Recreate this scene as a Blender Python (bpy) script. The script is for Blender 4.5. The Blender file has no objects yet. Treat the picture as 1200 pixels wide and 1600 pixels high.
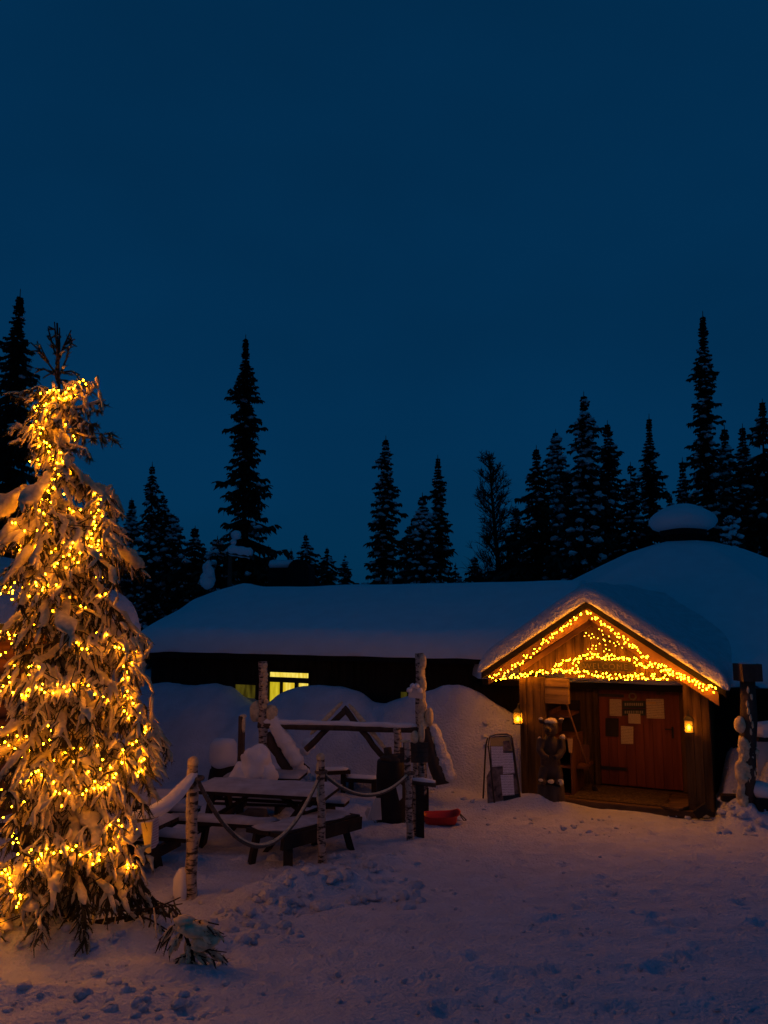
import bpy, bmesh, math, random
import numpy as np
from mathutils import Vector, Matrix, noise as mnoise

scene = bpy.context.scene
COL = scene.collection
R = math.radians
random.seed(7)

# ------------------------------------------------------------------ camera
PITCH = R(7.8)
FPX = 1210.0
CAMZ = 2.87
cam_data = bpy.data.cameras.new('camera')
cam = bpy.data.objects.new('camera', cam_data)
COL.objects.link(cam)
cam.location = (0, 0, CAMZ)
cam.rotation_euler = (R(90) + PITCH, 0, 0)
cam_data.sensor_fit = 'VERTICAL'
cam_data.sensor_height = 36.0
cam_data.lens = 36.0 * FPX / 1600.0
cam_data.clip_start = 0.05
cam_data.clip_end = 2000
scene.camera = cam

# ------------------------------------------------------------------ world: deep blue dusk, sun well down behind the camera
world = bpy.data.worlds.new('World')
scene.world = world
world.use_nodes = True
wn = world.node_tree
for n in list(wn.nodes):
    wn.nodes.remove(n)
out = wn.nodes.new('ShaderNodeOutputWorld')
bg = wn.nodes.new('ShaderNodeBackground')
sky = wn.nodes.new('ShaderNodeTexSky')
sky.sky_type = 'NISHITA'
sky.sun_disc = False
sky.sun_elevation = R(4)
sky.sun_rotation = R(180)
flat = wn.nodes.new('ShaderNodeMix'); flat.data_type = 'RGBA'
flat.inputs[0].default_value = 0.985
wn.links.new(sky.outputs[0], flat.inputs[6])
flat.inputs[7].default_value = (0.30, 0.30, 0.30, 1)
cl_tc = wn.nodes.new('ShaderNodeTexCoord')
cl_mp = wn.nodes.new('ShaderNodeMapping'); cl_mp.inputs['Scale'].default_value = (1.6, 1.6, 3.2); cl_mp.inputs['Location'].default_value = (0.35, 0.1, 0.2)
cl = wn.nodes.new('ShaderNodeTexNoise'); cl.inputs['Scale'].default_value = 1.0; cl.inputs['Detail'].default_value = 4
wn.links.new(cl_tc.outputs['Generated'], cl_mp.inputs[0]); wn.links.new(cl_mp.outputs[0], cl.inputs[0])
cl_r = wn.nodes.new('ShaderNodeMapRange'); cl_r.inputs[1].default_value = 0.3; cl_r.inputs[2].default_value = 0.7; cl_r.inputs[3].default_value = 0.86; cl_r.inputs[4].default_value = 1.12
wn.links.new(cl.outputs[0], cl_r.inputs[0])
tint = wn.nodes.new('ShaderNodeMix'); tint.data_type = 'RGBA'; tint.blend_type = 'MULTIPLY'
tint.inputs[0].default_value = 1.0
wn.links.new(flat.outputs[2], tint.inputs[6])
tint.inputs[7].default_value = (0.020, 0.735, 2.15, 1)
wn.links.new(tint.outputs[2], bg.inputs[0])
cl_m = wn.nodes.new('ShaderNodeMath'); cl_m.operation = 'MULTIPLY'; cl_m.inputs[1].default_value = 0.109
wn.links.new(cl_r.outputs[0], cl_m.inputs[0]); wn.links.new(cl_m.outputs[0], bg.inputs[1])
wn.links.new(bg.outputs[0], out.inputs[0])

scene.view_settings.view_transform = 'Standard'
scene.view_settings.look = 'None'
scene.view_settings.exposure = 0.0
scene.view_settings.gamma = 1.0
scene.view_settings.use_curve_mapping = False
scene.render.engine = 'CYCLES'
scene.cycles.use_denoising = True
try:
    scene.cycles.denoiser = 'OPENIMAGEDENOISE'
    scene.cycles.use_light_tree = True
except Exception:
    pass
scene.cycles.max_bounces = 6
scene.cycles.diffuse_bounces = 3
scene.cycles.sample_clamp_indirect = 2.0

# ------------------------------------------------------------------ picture rays -> places in the world (to survey the photograph)
CP, SP = math.cos(PITCH), math.sin(PITCH)
def ray(px, py):
    u = (px - 600.0) / FPX
    v = (800.0 - py) / FPX
    return (u, CP - v * SP, SP + v * CP)
def P(px, py, Y):
    r = ray(px, py); t = Y / r[1]
    return Vector((r[0] * t, Y, CAMZ + r[2] * t))
ROT = R(26.0)
AX = (math.cos(ROT), -math.sin(ROT))
BX = (math.sin(ROT), math.cos(ROT))
def W(a, b, z):
    """lodge grid: a along the front (to the right), b away from the yard"""
    return Vector((a * AX[0] + b * BX[0], a * AX[1] + b * BX[1], z))
def ab(x, y):
    return x * AX[0] + y * AX[1], x * BX[0] + y * BX[1]
def L(px, py, b):
    r = ray(px, py)
    t = b / (r[0] * BX[0] + r[1] * BX[1])
    x, y, z = r[0] * t, r[1] * t, CAMZ + r[2] * t
    return ab(x, y)[0], z
def A(px, b, py=1111):
    return L(px, py, b)[0]

# ------------------------------------------------------------------ numpy value noise
def vnoise(x, y, seed=0):
    x = np.asarray(x, float); y = np.asarray(y, float)
    xi = np.floor(x).astype(np.int64); yi = np.floor(y).astype(np.int64)
    fx = x - xi; fy = y - yi
    fx = fx * fx * (3 - 2 * fx); fy = fy * fy * (3 - 2 * fy)
    def h(i, j):
        n = (i * 374761393 + j * 668265263 + seed * 1442695041) & 0xFFFFFFFF
        n = ((n ^ (n >> 13)) * 1274126177) & 0xFFFFFFFF
        n = n ^ (n >> 16)
        return (n & 0xFFFF) / 32767.5 - 1.0
    a = h(xi, yi); b = h(xi + 1, yi); c = h(xi, yi + 1); d = h(xi + 1, yi + 1)
    return (a * (1 - fx) + b * fx) * (1 - fy) + (c * (1 - fx) + d * fx) * fy
def fbm(x, y, oct=4, seed=0):
    s = 0.0; amp = 1.0; f = 1.0
    for k in range(oct):
        s = s + amp * vnoise(x * f + 17.3 * k, y * f - 9.1 * k, seed + k)
        amp *= 0.5; f *= 2.03
    return s
def sstep(t):
    t = np.clip(t, 0, 1)
    return t * t * (3 - 2 * t)

# ------------------------------------------------------------------ materials
def nmat(name, col, rough=0.8, spec=0.3, noise=None, bump=None, stretch=(1, 1, 1), coords='Object', metallic=0.0):
    """noise = (scale, dark factor, detail): brightness mottling; bump = (scale, strength, distance)"""
    m = bpy.data.materials.new(name); m.use_nodes = True
    nt = m.node_tree; b = nt.nodes['Principled BSDF']
    b.inputs['Base Color'].default_value = (*col, 1)
    b.inputs['Roughness'].default_value = rough
    b.inputs['Specular IOR Level'].default_value = spec
    b.inputs['Metallic'].default_value = metallic
    tc = nt.nodes.new('ShaderNodeTexCoord')
    mp = nt.nodes.new('ShaderNodeMapping')
    mp.inputs['Scale'].default_value = stretch
    nt.links.new(tc.outputs[coords], mp.inputs[0])
    if noise:
        nz = nt.nodes.new('ShaderNodeTexNoise')
        nz.inputs['Scale'].default_value = noise[0]
        nz.inputs['Detail'].default_value = noise[2] if len(noise) > 2 else 5
        nt.links.new(mp.outputs[0], nz.inputs[0])
        rp = nt.nodes.new('ShaderNodeValToRGB')
        rp.color_ramp.elements[0].position = 0.3
        rp.color_ramp.elements[1].position = 0.7
        rp.color_ramp.elements[0].color = (*[c * noise[1] for c in col], 1)
        rp.color_ramp.elements[1].color = (*col, 1)
        nt.links.new(nz.outputs[0], rp.inputs[0])
        nt.links.new(rp.outputs[0], b.inputs['Base Color'])
    if bump:
        nb = nt.nodes.new('ShaderNodeTexNoise')
        nb.inputs['Scale'].default_value = bump[0]
        nb.inputs['Detail'].default_value = 6
        nt.links.new(mp.outputs[0], nb.inputs[0])
        bp = nt.nodes.new('ShaderNodeBump')
        bp.inputs['Strength'].default_value = bump[1]
        bp.inputs['Distance'].default_value = bump[2]
        nt.links.new(nb.outputs[0], bp.inputs['Height'])
        nt.links.new(bp.outputs[0], b.inputs['Normal'])
    return m

def emat(name, col, strength, base=(0.8, 0.6, 0.3)):
    m = bpy.data.materials.new(name); m.use_nodes = True
    b = m.node_tree.nodes['Principled BSDF']
    b.inputs['Base Color'].default_value = (*base, 1)
    b.inputs['Emission Color'].default_value = (*col, 1)
    b.inputs['Emission Strength'].default_value = strength
    return m

M = {}
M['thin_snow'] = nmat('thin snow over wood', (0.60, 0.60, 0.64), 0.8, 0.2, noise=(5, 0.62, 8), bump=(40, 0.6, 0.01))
M['snow'] = nmat('snow', (0.90, 0.91, 0.94), 0.75, 0.25, noise=(3.0, 0.93), bump=(22, 0.35, 0.02))
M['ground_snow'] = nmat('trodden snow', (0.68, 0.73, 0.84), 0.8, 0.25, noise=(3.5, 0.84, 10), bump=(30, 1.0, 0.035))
M['crust_snow'] = nmat('crusted snow', (0.84, 0.85, 0.88), 0.8, 0.2, noise=(6.0, 0.82, 8), bump=(22, 1.0, 0.05))
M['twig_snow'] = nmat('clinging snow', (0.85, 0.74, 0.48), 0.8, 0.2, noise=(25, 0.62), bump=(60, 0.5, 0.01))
M['needles'] = nmat('spruce needles', (0.075, 0.065, 0.025), 0.75, 0.2, noise=(18, 0.45))
M['dark_needles'] = nmat('dark spruce needles', (0.040, 0.055, 0.040), 0.85, 0.1, noise=(5, 0.4))
M['bark'] = nmat('spruce bark', (0.075, 0.050, 0.034), 0.9, 0.1, noise=(14, 0.5), bump=(30, 0.6, 0.02), stretch=(1, 1, 0.35))
M['twig'] = nmat('bare twigs', (0.06, 0.045, 0.038), 0.85, 0.1, noise=(20, 0.5))
M['plank'] = nmat('weathered planks', (0.17, 0.100, 0.038), 0.85, 0.15, noise=(6, 0.25, 9), bump=(14, 0.5, 0.02), stretch=(2.2, 2.2, 0.16))
M['pale_plank'] = nmat('pale planks', (0.30, 0.19, 0.085), 0.8, 0.2, noise=(5, 0.35, 9), bump=(14, 0.4, 0.01), stretch=(0.3, 0.3, 2.5))
M['logwall'] = nmat('old log wall', (0.040, 0.033, 0.027), 0.85, 0.15, noise=(4, 0.5, 8), bump=(12, 0.5, 0.02), stretch=(2.5, 2.5, 0.25))
M['redlog'] = nmat('stained log wall', (0.30, 0.13, 0.05), 0.8, 0.2, noise=(5, 0.5, 8), bump=(12, 0.5, 0.02), stretch=(0.3, 0.3, 2.2))
M['roof'] = nmat('tarred roof boards', (0.022, 0.020, 0.019), 0.85, 0.1, noise=(5, 0.6))
M['bargeboard'] = nmat('oiled boards', (0.30, 0.155, 0.06), 0.7, 0.25, noise=(6, 0.5, 8), bump=(12, 0.3, 0.01), stretch=(0.5, 1, 0.5))
M['door'] = nmat('stained door boards', (0.23, 0.060, 0.022), 0.65, 0.3, noise=(5, 0.55, 8), bump=(10, 0.3, 0.01), stretch=(3, 3, 0.2))
M['darkwood'] = nmat('dark wet wood', (0.035, 0.027, 0.023), 0.75, 0.25, noise=(8, 0.5, 8), bump=(20, 0.4, 0.01), stretch=(1, 1, 0.6))
M['greywood'] = nmat('grey weathered wood', (0.11, 0.085, 0.065), 0.85, 0.15, noise=(9, 0.5, 8), bump=(16, 0.5, 0.012), stretch=(1, 1, 0.3))
M['carved'] = nmat('carved brown wood', (0.085, 0.056, 0.035), 0.6, 0.35, noise=(9, 0.45, 8), bump=(18, 0.5, 0.012), stretch=(1, 1, 0.4))
M['endgrain'] = nmat('cut log end', (0.22, 0.14, 0.075), 0.8, 0.2, noise=(20, 0.6))
M['shelfwood'] = nmat('reddish shelf boards', (0.20, 0.085, 0.035), 0.7, 0.3, noise=(6, 0.5, 8), stretch=(3, 3, 0.3))
M['iron'] = nmat('black iron', (0.02, 0.018, 0.017), 0.55, 0.4, noise=(20, 0.6))
M['rope'] = nmat('frosted rope', (0.17, 0.15, 0.13), 0.9, 0.1, noise=(40, 0.5), bump=(90, 0.8, 0.01))
M['red_plastic'] = nmat('red plastic', (0.66, 0.025, 0.015), 0.45, 0.5, noise=(3, 0.75))
M['barrel'] = nmat('dark barrel', (0.016, 0.015, 0.016), 0.6, 0.3, noise=(7, 0.5))
M['mat'] = nmat('door mat', (0.16, 0.115, 0.06), 0.95, 0.1, noise=(26, 0.3, 8), bump=(50, 0.9, 0.02))
M['cable'] = nmat('dark green cable', (0.015, 0.02, 0.012), 0.6, 0.3)
M['straw'] = nmat('straw wreath', (0.36, 0.26, 0.10), 0.9, 0.1, noise=(60, 0.4))
M['signgreen'] = nmat('dark green board', (0.040, 0.055, 0.025), 0.6, 0.3, noise=(8, 0.6))
M['letters'] = nmat('light lettering', (0.30, 0.27, 0.16), 0.7, 0.2)
M['ink'] = nmat('dark ink', (0.03, 0.025, 0.025), 0.8, 0.2)
M['redink'] = nmat('red ink', (0.30, 0.035, 0.03), 0.8, 0.2)
M['sheet_plastic'] = nmat('glossy pale sheet', (0.80, 0.72, 0.55), 0.4, 0.4, noise=(8, 0.9))
M['plastic'] = nmat('frosted plastic', (0.7, 0.68, 0.66), 0.5, 0.3, noise=(8, 0.85))
M['poster'] = nmat('printed photo poster', (0.42, 0.26, 0.20), 0.6, 0.3, noise=(12, 0.15, 8))
M['slate'] = nmat('dark slate patch', (0.03, 0.04, 0.05), 0.6, 0.3, noise=(20, 0.5))
M['stone'] = nmat('snowy stone', (0.12, 0.11, 0.10), 0.85, 0.2, noise=(9, 0.5))
M['deck'] = nmat('deck boards', (0.17, 0.105, 0.055), 0.8, 0.2, noise=(7, 0.4, 8), bump=(14, 0.4, 0.01), stretch=(0.3, 2, 1))

def paper_mat(name, col, ink, scale=34.0, density=0.55):
    """paper with rows of unreadable small print"""
    m = bpy.data.materials.new(name); m.use_nodes = True
    nt = m.node_tree; b = nt.nodes['Principled BSDF']; b.inputs['Roughness'].default_value = 0.7
    tc = nt.nodes.new('ShaderNodeTexCoord')
    sep = nt.nodes.new('ShaderNodeSeparateXYZ'); nt.links.new(tc.outputs['Generated'], sep.inputs[0])
    nz = nt.nodes.new('ShaderNodeTexNoise'); nz.inputs['Scale'].default_value = 9; nz.inputs['Detail'].default_value = 3
    mp = nt.nodes.new('ShaderNodeMapping'); mp.inputs['Scale'].default_value = (3, 3, 12)
    nt.links.new(tc.outputs['Generated'], mp.inputs[0]); nt.links.new(mp.outputs[0], nz.inputs[0])
    mu = nt.nodes.new('ShaderNodeMath'); mu.operation = 'MULTIPLY'; mu.inputs[1].default_value = scale
    nt.links.new(sep.outputs[2], mu.inputs[0])
    fr = nt.nodes.new('ShaderNodeMath'); fr.operation = 'FRACT'; nt.links.new(mu.outputs[0], fr.inputs[0])
    gt = nt.nodes.new('ShaderNodeMath'); gt.operation = 'GREATER_THAN'; gt.inputs[1].default_value = density
    nt.links.new(fr.outputs[0], gt.inputs[0])
    g2 = nt.nodes.new('ShaderNodeMath'); g2.operation = 'GREATER_THAN'; g2.inputs[1].default_value = 0.5
    nt.links.new(nz.outputs[0], g2.inputs[0])
    an = nt.nodes.new('ShaderNodeMath'); an.operation = 'MULTIPLY'
    nt.links.new(gt.outputs[0], an.inputs[0]); nt.links.new(g2.outputs[0], an.inputs[1])
    mx = nt.nodes.new('ShaderNodeMix'); mx.data_type = 'RGBA'
    nt.links.new(an.outputs[0], mx.inputs[0])
    mx.inputs[6].default_value = (*col, 1); mx.inputs[7].default_value = (*ink, 1)
    nt.links.new(mx.outputs[2], b.inputs['Base Color'])
    return m
M['paper'] = paper_mat('printed paper', (0.62, 0.50, 0.27), (0.16, 0.11, 0.05), 12, 0.5)
M['paper_pink'] = paper_mat('printed menu paper', (0.90, 0.82, 0.86), (0.20, 0.12, 0.13), 13, 0.6)
M['paper_red'] = paper_mat('laminated sheet', (0.68, 0.62, 0.60), (0.42, 0.09, 0.09), 11, 0.55)
M['paper_yellow'] = paper_mat('yellowed paper', (0.70, 0.46, 0.14), (0.40, 0.25, 0.07), 10, 0.6)

def birch_mat():
    m = bpy.data.materials.new('birch bark'); m.use_nodes = True
    nt = m.node_tree; b = nt.nodes['Principled BSDF']; b.inputs['Roughness'].default_value = 0.85
    tc = nt.nodes.new('ShaderNodeTexCoord'); mp = nt.nodes.new('ShaderNodeMapping')
    mp.inputs['Scale'].default_value = (13, 13, 34); nt.links.new(tc.outputs['Object'], mp.inputs[0])
    nz = nt.nodes.new('ShaderNodeTexNoise'); nz.inputs['Scale'].default_value = 1.0; nz.inputs['Detail'].default_value = 7
    nt.links.new(mp.outputs[0], nz.inputs[0])
    rp = nt.nodes.new('ShaderNodeValToRGB')
    rp.color_ramp.elements[0].position = 0.40; rp.color_ramp.elements[0].color = (0.03, 0.022, 0.018, 1)
    rp.color_ramp.elements[1].position = 0.52; rp.color_ramp.elements[1].color = (0.46, 0.39, 0.32, 1)
    nt.links.new(nz.outputs[0], rp.inputs[0]); nt.links.new(rp.outputs[0], b.inputs['Base Color'])
    bp = nt.nodes.new('ShaderNodeBump'); bp.inputs['Strength'].default_value = 0.6; bp.inputs['Distance'].default_value = 0.02
    nt.links.new(nz.outputs[0], bp.inputs['Height']); nt.links.new(bp.outputs[0], b.inputs['Normal'])
    return m
M['birch'] = birch_mat()

GLOW = (1.0, 0.40, 0.025)
M['bulb'] = emat('lit warm bulb', (1.0, 0.285, 0.003), 165.0)
M['bulb_far'] = emat('lit porch bulb', (1.0, 0.280, 0.004), 92.0)
M['bulb_star'] = emat('small star bulb', (1.0, 0.33, 0.015), 30.0)
M['flame'] = emat('lantern flame', (1.0, 0.40, 0.02), 80.0)
def glass_mat():
    m = bpy.data.materials.new('lantern glass'); m.use_nodes = True
    nt = m.node_tree
    for n in list(nt.nodes): nt.nodes.remove(n)
    o = nt.nodes.new('ShaderNodeOutputMaterial')
    tr = nt.nodes.new('ShaderNodeBsdfTransparent'); tr.inputs[0].default_value = (1, 0.85, 0.6, 1)
    gl = nt.nodes.new('ShaderNodeBsdfGlossy'); gl.inputs['Roughness'].default_value = 0.15
    df = nt.nodes.new('ShaderNodeBsdfTranslucent'); df.inputs[0].default_value = (0.9, 0.7, 0.4, 1)
    m1 = nt.nodes.new('ShaderNodeMixShader'); m1.inputs[0].default_value = 0.25
    m2 = nt.nodes.new('ShaderNodeMixShader'); m2.inputs[0].default_value = 0.08
    nt.links.new(tr.outputs[0], m1.inputs[1]); nt.links.new(df.outputs[0], m1.inputs[2])
    nt.links.new(m1.outputs[0], m2.inputs[1]); nt.links.new(gl.outputs[0], m2.inputs[2])
    nt.links.new(m2.outputs[0], o.inputs[0])
    return m
M['glass'] = glass_mat()
def window_mat(name, c1, c2, strength):
    """a curtained room lamp-lit from inside"""
    m = bpy.data.materials.new(name); m.use_nodes = True
    nt = m.node_tree; b = nt.nodes['Principled BSDF']
    b.inputs['Base Color'].default_value = (0.05, 0.04, 0.02, 1); b.inputs['Roughness'].default_value = 0.2
    tc = nt.nodes.new('ShaderNodeTexCoord'); mp = nt.nodes.new('ShaderNodeMapping')
    mp.inputs['Scale'].default_value = (7, 7, 1.5); nt.links.new(tc.outputs['Object'], mp.inputs[0])
    nz = nt.nodes.new('ShaderNodeTexNoise'); nz.inputs['Scale'].default_value = 1.6; nz.inputs['Detail'].default_value = 5
    nt.links.new(mp.outputs[0], nz.inputs[0])
    rp = nt.nodes.new('ShaderNodeValToRGB')
    rp.color_ramp.elements[0].position = 0.35; rp.color_ramp.elements[0].color = (*c1, 1)
    rp.color_ramp.elements[1].position = 0.68; rp.color_ramp.elements[1].color = (*c2, 1)
    nt.links.new(nz.outputs[0], rp.inputs[0]); nt.links.new(rp.outputs[0], b.inputs['Emission Color'])
    b.inputs['Emission Strength'].default_value = strength
    return m
M['pane'] = window_mat('lamp-lit upper pane', (0.62, 0.42, 0.02), (1.0, 0.80, 0.16), 1.15)
M['pane_dim'] = window_mat('curtained lit pane', (0.36, 0.27, 0.004), (0.62, 0.48, 0.02), 1.1)
M['wall_glow_olive'] = window_mat('dim olive wall glow', (0.035, 0.026, 0.002), (0.13, 0.10, 0.008), 0.55)  # faint emission imitating a lit patch of wall beside the window
M['pane_faint'] = window_mat('faintly lit pane', (0.05, 0.04, 0.003), (0.10, 0.08, 0.006), 0.5)

# ------------------------------------------------------------------ things, parts and mesh collecting
ROOTM = {}
def thing(name, label, cat, loc=(0, 0, 0), rz=0.0, group=None):
    o = bpy.data.objects.new(name, None); COL.objects.link(o)
    o.location = loc; o.rotation_euler = (0, 0, rz)
    o.empty_display_size = 0.2
    o['label'] = label; o['category'] = cat
    if group: o['group'] = group
    ROOTM[o.name] = Matrix.Translation(Vector(loc)) @ Matrix.Rotation(rz, 4, 'Z')
    return o
def root_of(o):
    while o.parent: o = o.parent
    return o
def copy_tree(o, parent=None):
    c = o.copy(); COL.objects.link(c)
    if parent: c.parent = parent
    for ch in list(o.children): copy_tree(ch, c)
    return c

class MB:
    def __init__(self):
        self.v = []; self.f = []; self.n = 0; self.mi = None
    def add(self, verts, faces):
        self.v.extend([tuple(p) for p in verts])
        k = self.n
        self.f.extend([tuple(i + k for i in f) for f in faces])
        self.n += len(verts)
    def box(self, c, s, rz=0.0, m=None, taper=1.0):
        """c centre, s full sizes"""
        x, y, z = s[0] / 2, s[1] / 2, s[2] / 2
        vs = [Vector((sx * x * (taper if sz > 0 else 1), sy * y * (taper if sz > 0 else 1), sz * z)) for sz in (-1, 1) for sy in (-1, 1) for sx in (-1, 1)]
        mm = Matrix.Rotation(rz, 3, 'Z')
        if m is not None: mm = m
        c = Vector(c)
        self.add([c + mm @ p for p in vs], [(0, 2, 3, 1), (4, 5, 7, 6), (0, 1, 5, 4), (2, 6, 7, 3), (0, 4, 6, 2), (1, 3, 7, 5)])
    def abox(self, a0, a1, b0, b1, z0, z1):
        """box in the lodge grid"""
        vs = [W(a, b, z) for z in (z0, z1) for b in (b0, b1) for a in (a0, a1)]
        self.add(vs, [(0, 2, 3, 1), (4, 5, 7, 6), (0, 1, 5, 4), (2, 6, 7, 3), (0, 4, 6, 2), (1, 3, 7, 5)])
    def bar(self, p0, p1, w, h, up=(0, 0, 1)):
        """rectangular beam from p0 to p1, w sideways, h along up"""
        p0 = Vector(p0); p1 = Vector(p1); d = (p1 - p0); ln = d.length; d.normalize()
        up = Vector(up); s = d.cross(up)
        if s.length < 1e-5: s = d.cross(Vector((1, 0, 0)))
        s.normalize(); u = s.cross(d)
        vs = []
        for p in (p0, p1):
            for q in ((-1, -1), (1, -1), (1, 1), (-1, 1)):
                vs.append(p + s * (q[0] * w / 2) + u * (q[1] * h / 2))
        self.add(vs, [(0, 1, 2, 3), (7, 6, 5, 4), (0, 4, 5, 1), (1, 5, 6, 2), (2, 6, 7, 3), (3, 7, 4, 0)])
    def tube(self, pts, rads, seg=8, jit=0.0, cap=True, flat=1.0):
        pts = [Vector(p) for p in pts]; n = len(pts)
        if not hasattr(rads, '__len__'): rads = [rads] * n
        vs = []; fs = []
        ref = None
        for i, p in enumerate(pts):
            d = (pts[min(i + 1, n - 1)] - pts[max(i - 1, 0)])
            if d.length < 1e-9: d = Vector((0, 0, 1))
            d.normalize()
            if ref is None:
                ref = Vector((0, 0, 1)) if abs(d.z) < 0.9 else Vector((1, 0, 0))
            s = d.cross(ref)
            if s.length < 1e-4: s = d.cross(Vector((0, 1, 0)))
            s.normalize(); u = s.cross(d); u.normalize()
            ref = u
            for k in range(seg):
                an = 2 * math.pi * k / seg
                r = rads[i] * (1 + (random.uniform(-jit, jit) if jit else 0))
                vs.append(p + s * (math.cos(an) * r) + u * (math.sin(an) * r * flat))
        for i in range(n - 1):
            for k in range(seg):
                k2 = (k + 1) % seg
                fs.append((i * seg + k, i * seg + k2, (i + 1) * seg + k2, (i + 1) * seg + k))
        if cap:
            fs.append(tuple(range(seg - 1, -1, -1)))
            fs.append(tuple((n - 1) * seg + k for k in range(seg)))
        self.add(vs, fs)
    def rough_tube(self, pts, rads, seg=10, amp=.3, flat=1.0, f1=11, f2=30):
        """a lumpy roll of snow"""
        t = MB(); fine = []; rr = []; pts = [Vector(p) for p in pts]
        for k in range(len(pts) - 1):
            for e in range(3):
                f = e / 3; fine.append(pts[k].lerp(pts[k + 1], f)); rr.append(rads[k] * (1 - f) + rads[k + 1] * f)
        fine.append(pts[-1]); rr.append(rads[-1] * .4); rr[0] *= .5
        t.tube(fine, rr, seg, flat=flat); hm = max(rads)
        t.v = [tuple(Vector(v) + mnoise.noise_vector(Vector(v) * f1) * (amp * hm) + mnoise.noise_vector(Vector(v) * f2) * (amp * .4 * hm)) for v in t.v]
        self.add(t.v, t.f)
    def blob(self, c, r, nu=12, nv=8, jit=0.0, m=None, zmin=-1.0, noise=0.0, seed=0):
        """ellipsoid; zmin flattens the underside"""
        c = Vector(c)
        if not hasattr(r, '__len__'): r = (r, r, r)
        vs = []; fs = []
        for j in range(nv + 1):
            th = math.pi * j / nv
            for i in range(nu):
                ph = 2 * math.pi * i / nu
                p = Vector((math.sin(th) * math.cos(ph), math.sin(th) * math.sin(ph), math.cos(th)))
                k = 1 + (random.uniform(-jit, jit) if jit else 0)
                if noise: k += noise * mnoise.noise(Vector((p.x * 1.7 + seed, p.y * 1.7, p.z * 1.7)))
                q = Vector((p.x * r[0] * k, p.y * r[1] * k, max(p.z, zmin) * r[2] * k))
                if m is not None: q = m @ q
                vs.append(c + q)
        for j in range(nv):
            for i in range(nu):
                i2 = (i + 1) % nu
                fs.append((j * nu + i, (j + 1) * nu + i, (j + 1) * nu + i2, j * nu + i2))
        self.add(vs, fs)
    def lathe(self, c, prof, seg=20, m=None):
        c = Vector(c); vs = []; fs = []
        for (r, z) in prof:
            for k in range(seg):
                an = 2 * math.pi * k / seg
                q = Vector((r * math.cos(an), r * math.sin(an), z))
                if m is not None: q = m @ q
                vs.append(c + q)
        for i in range(len(prof) - 1):
            for k in range(seg):
                k2 = (k + 1) % seg
                fs.append((i * seg + k, i * seg + k2, (i + 1) * seg + k2, (i + 1) * seg + k))
        fs.append(tuple(range(seg - 1, -1, -1))); fs.append(tuple((len(prof) - 1) * seg + k for k in range(seg)))
        self.add(vs, fs)
    def build(self, name, mat, parent=None, smooth=False, kind=None):
        me = bpy.data.meshes.new(name)
        vs = self.v
        if parent is not None:
            inv = ROOTM[root_of(parent).name].inverted()
            vs = [tuple(inv @ Vector(p)) for p in vs]
        me.from_pydata(vs, [], self.f)
        me.update()
        if smooth:
            me.polygons.foreach_set('use_smooth', [True] * len(me.polygons))
        if isinstance(mat, (list, tuple)):
            for q in mat: me.materials.append(M[q])
            me.polygons.foreach_set('material_index', self.mi)
        else:
            me.materials.append(M[mat])
        o = bpy.data.objects.new(name, me); COL.objects.link(o)
        if parent is not None: o.parent = parent
        if kind: o['kind'] = kind
        return o
def single(mb, name, mat, label, cat, group=None, smooth=False):
    """a thing that is one mesh, origin at the mean of its base"""
    xs = [p[0] for p in mb.v]; ys = [p[1] for p in mb.v]; zs = [p[2] for p in mb.v]
    c = Vector(((min(xs) + max(xs)) / 2, (min(ys) + max(ys)) / 2, min(zs)))
    mb.v = [tuple(Vector(p) - c) for p in mb.v]
    o = mb.build(name, mat, None, smooth)
    o.location = c
    o['label'] = label; o['category'] = cat
    if group: o['group'] = group
    return o
# ================================================================== GROUND (snow, banks and drifts)
BCREST = 13.0
_cr = [(150, 1085), (215, 1072), (260, 1068), (330, 1067), (358, 1072), (375, 1088), (392, 1101), (415, 1101), (432, 1094), (447, 1080), (470, 1075), (500, 1075),
       (535, 1078), (560, 1086), (580, 1101), (602, 1103), (625, 1092), (650, 1085), (690, 1079), (720, 1085), (760, 1098), (800, 1110), (830, 1118)]
_ca = []; _cz = []
for q in _cr:
    a_, z_ = L(q[0], q[1], BCREST); _ca.append(a_); _cz.append(z_)
A_PL = A(812, 12.45)          # porch: left outer edge
A_PL2 = A(888, 12.45)         # left front panel ends
A_PR1 = A(1068, 12.45)        # right front panel starts
A_PR = A(1108, 12.45)         # right outer edge
_by = np.array([-60, -20, -5, 0, 4, 7.1, 8.8, 10.5, 12.5, 14, 22, 26, 32, 400.])
_bz = np.array([2.8, 2.2, 1.68, 1.22, .78, .40, .20, .08, .02, 0, 0, .5, 1.6, 1.6])
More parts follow.
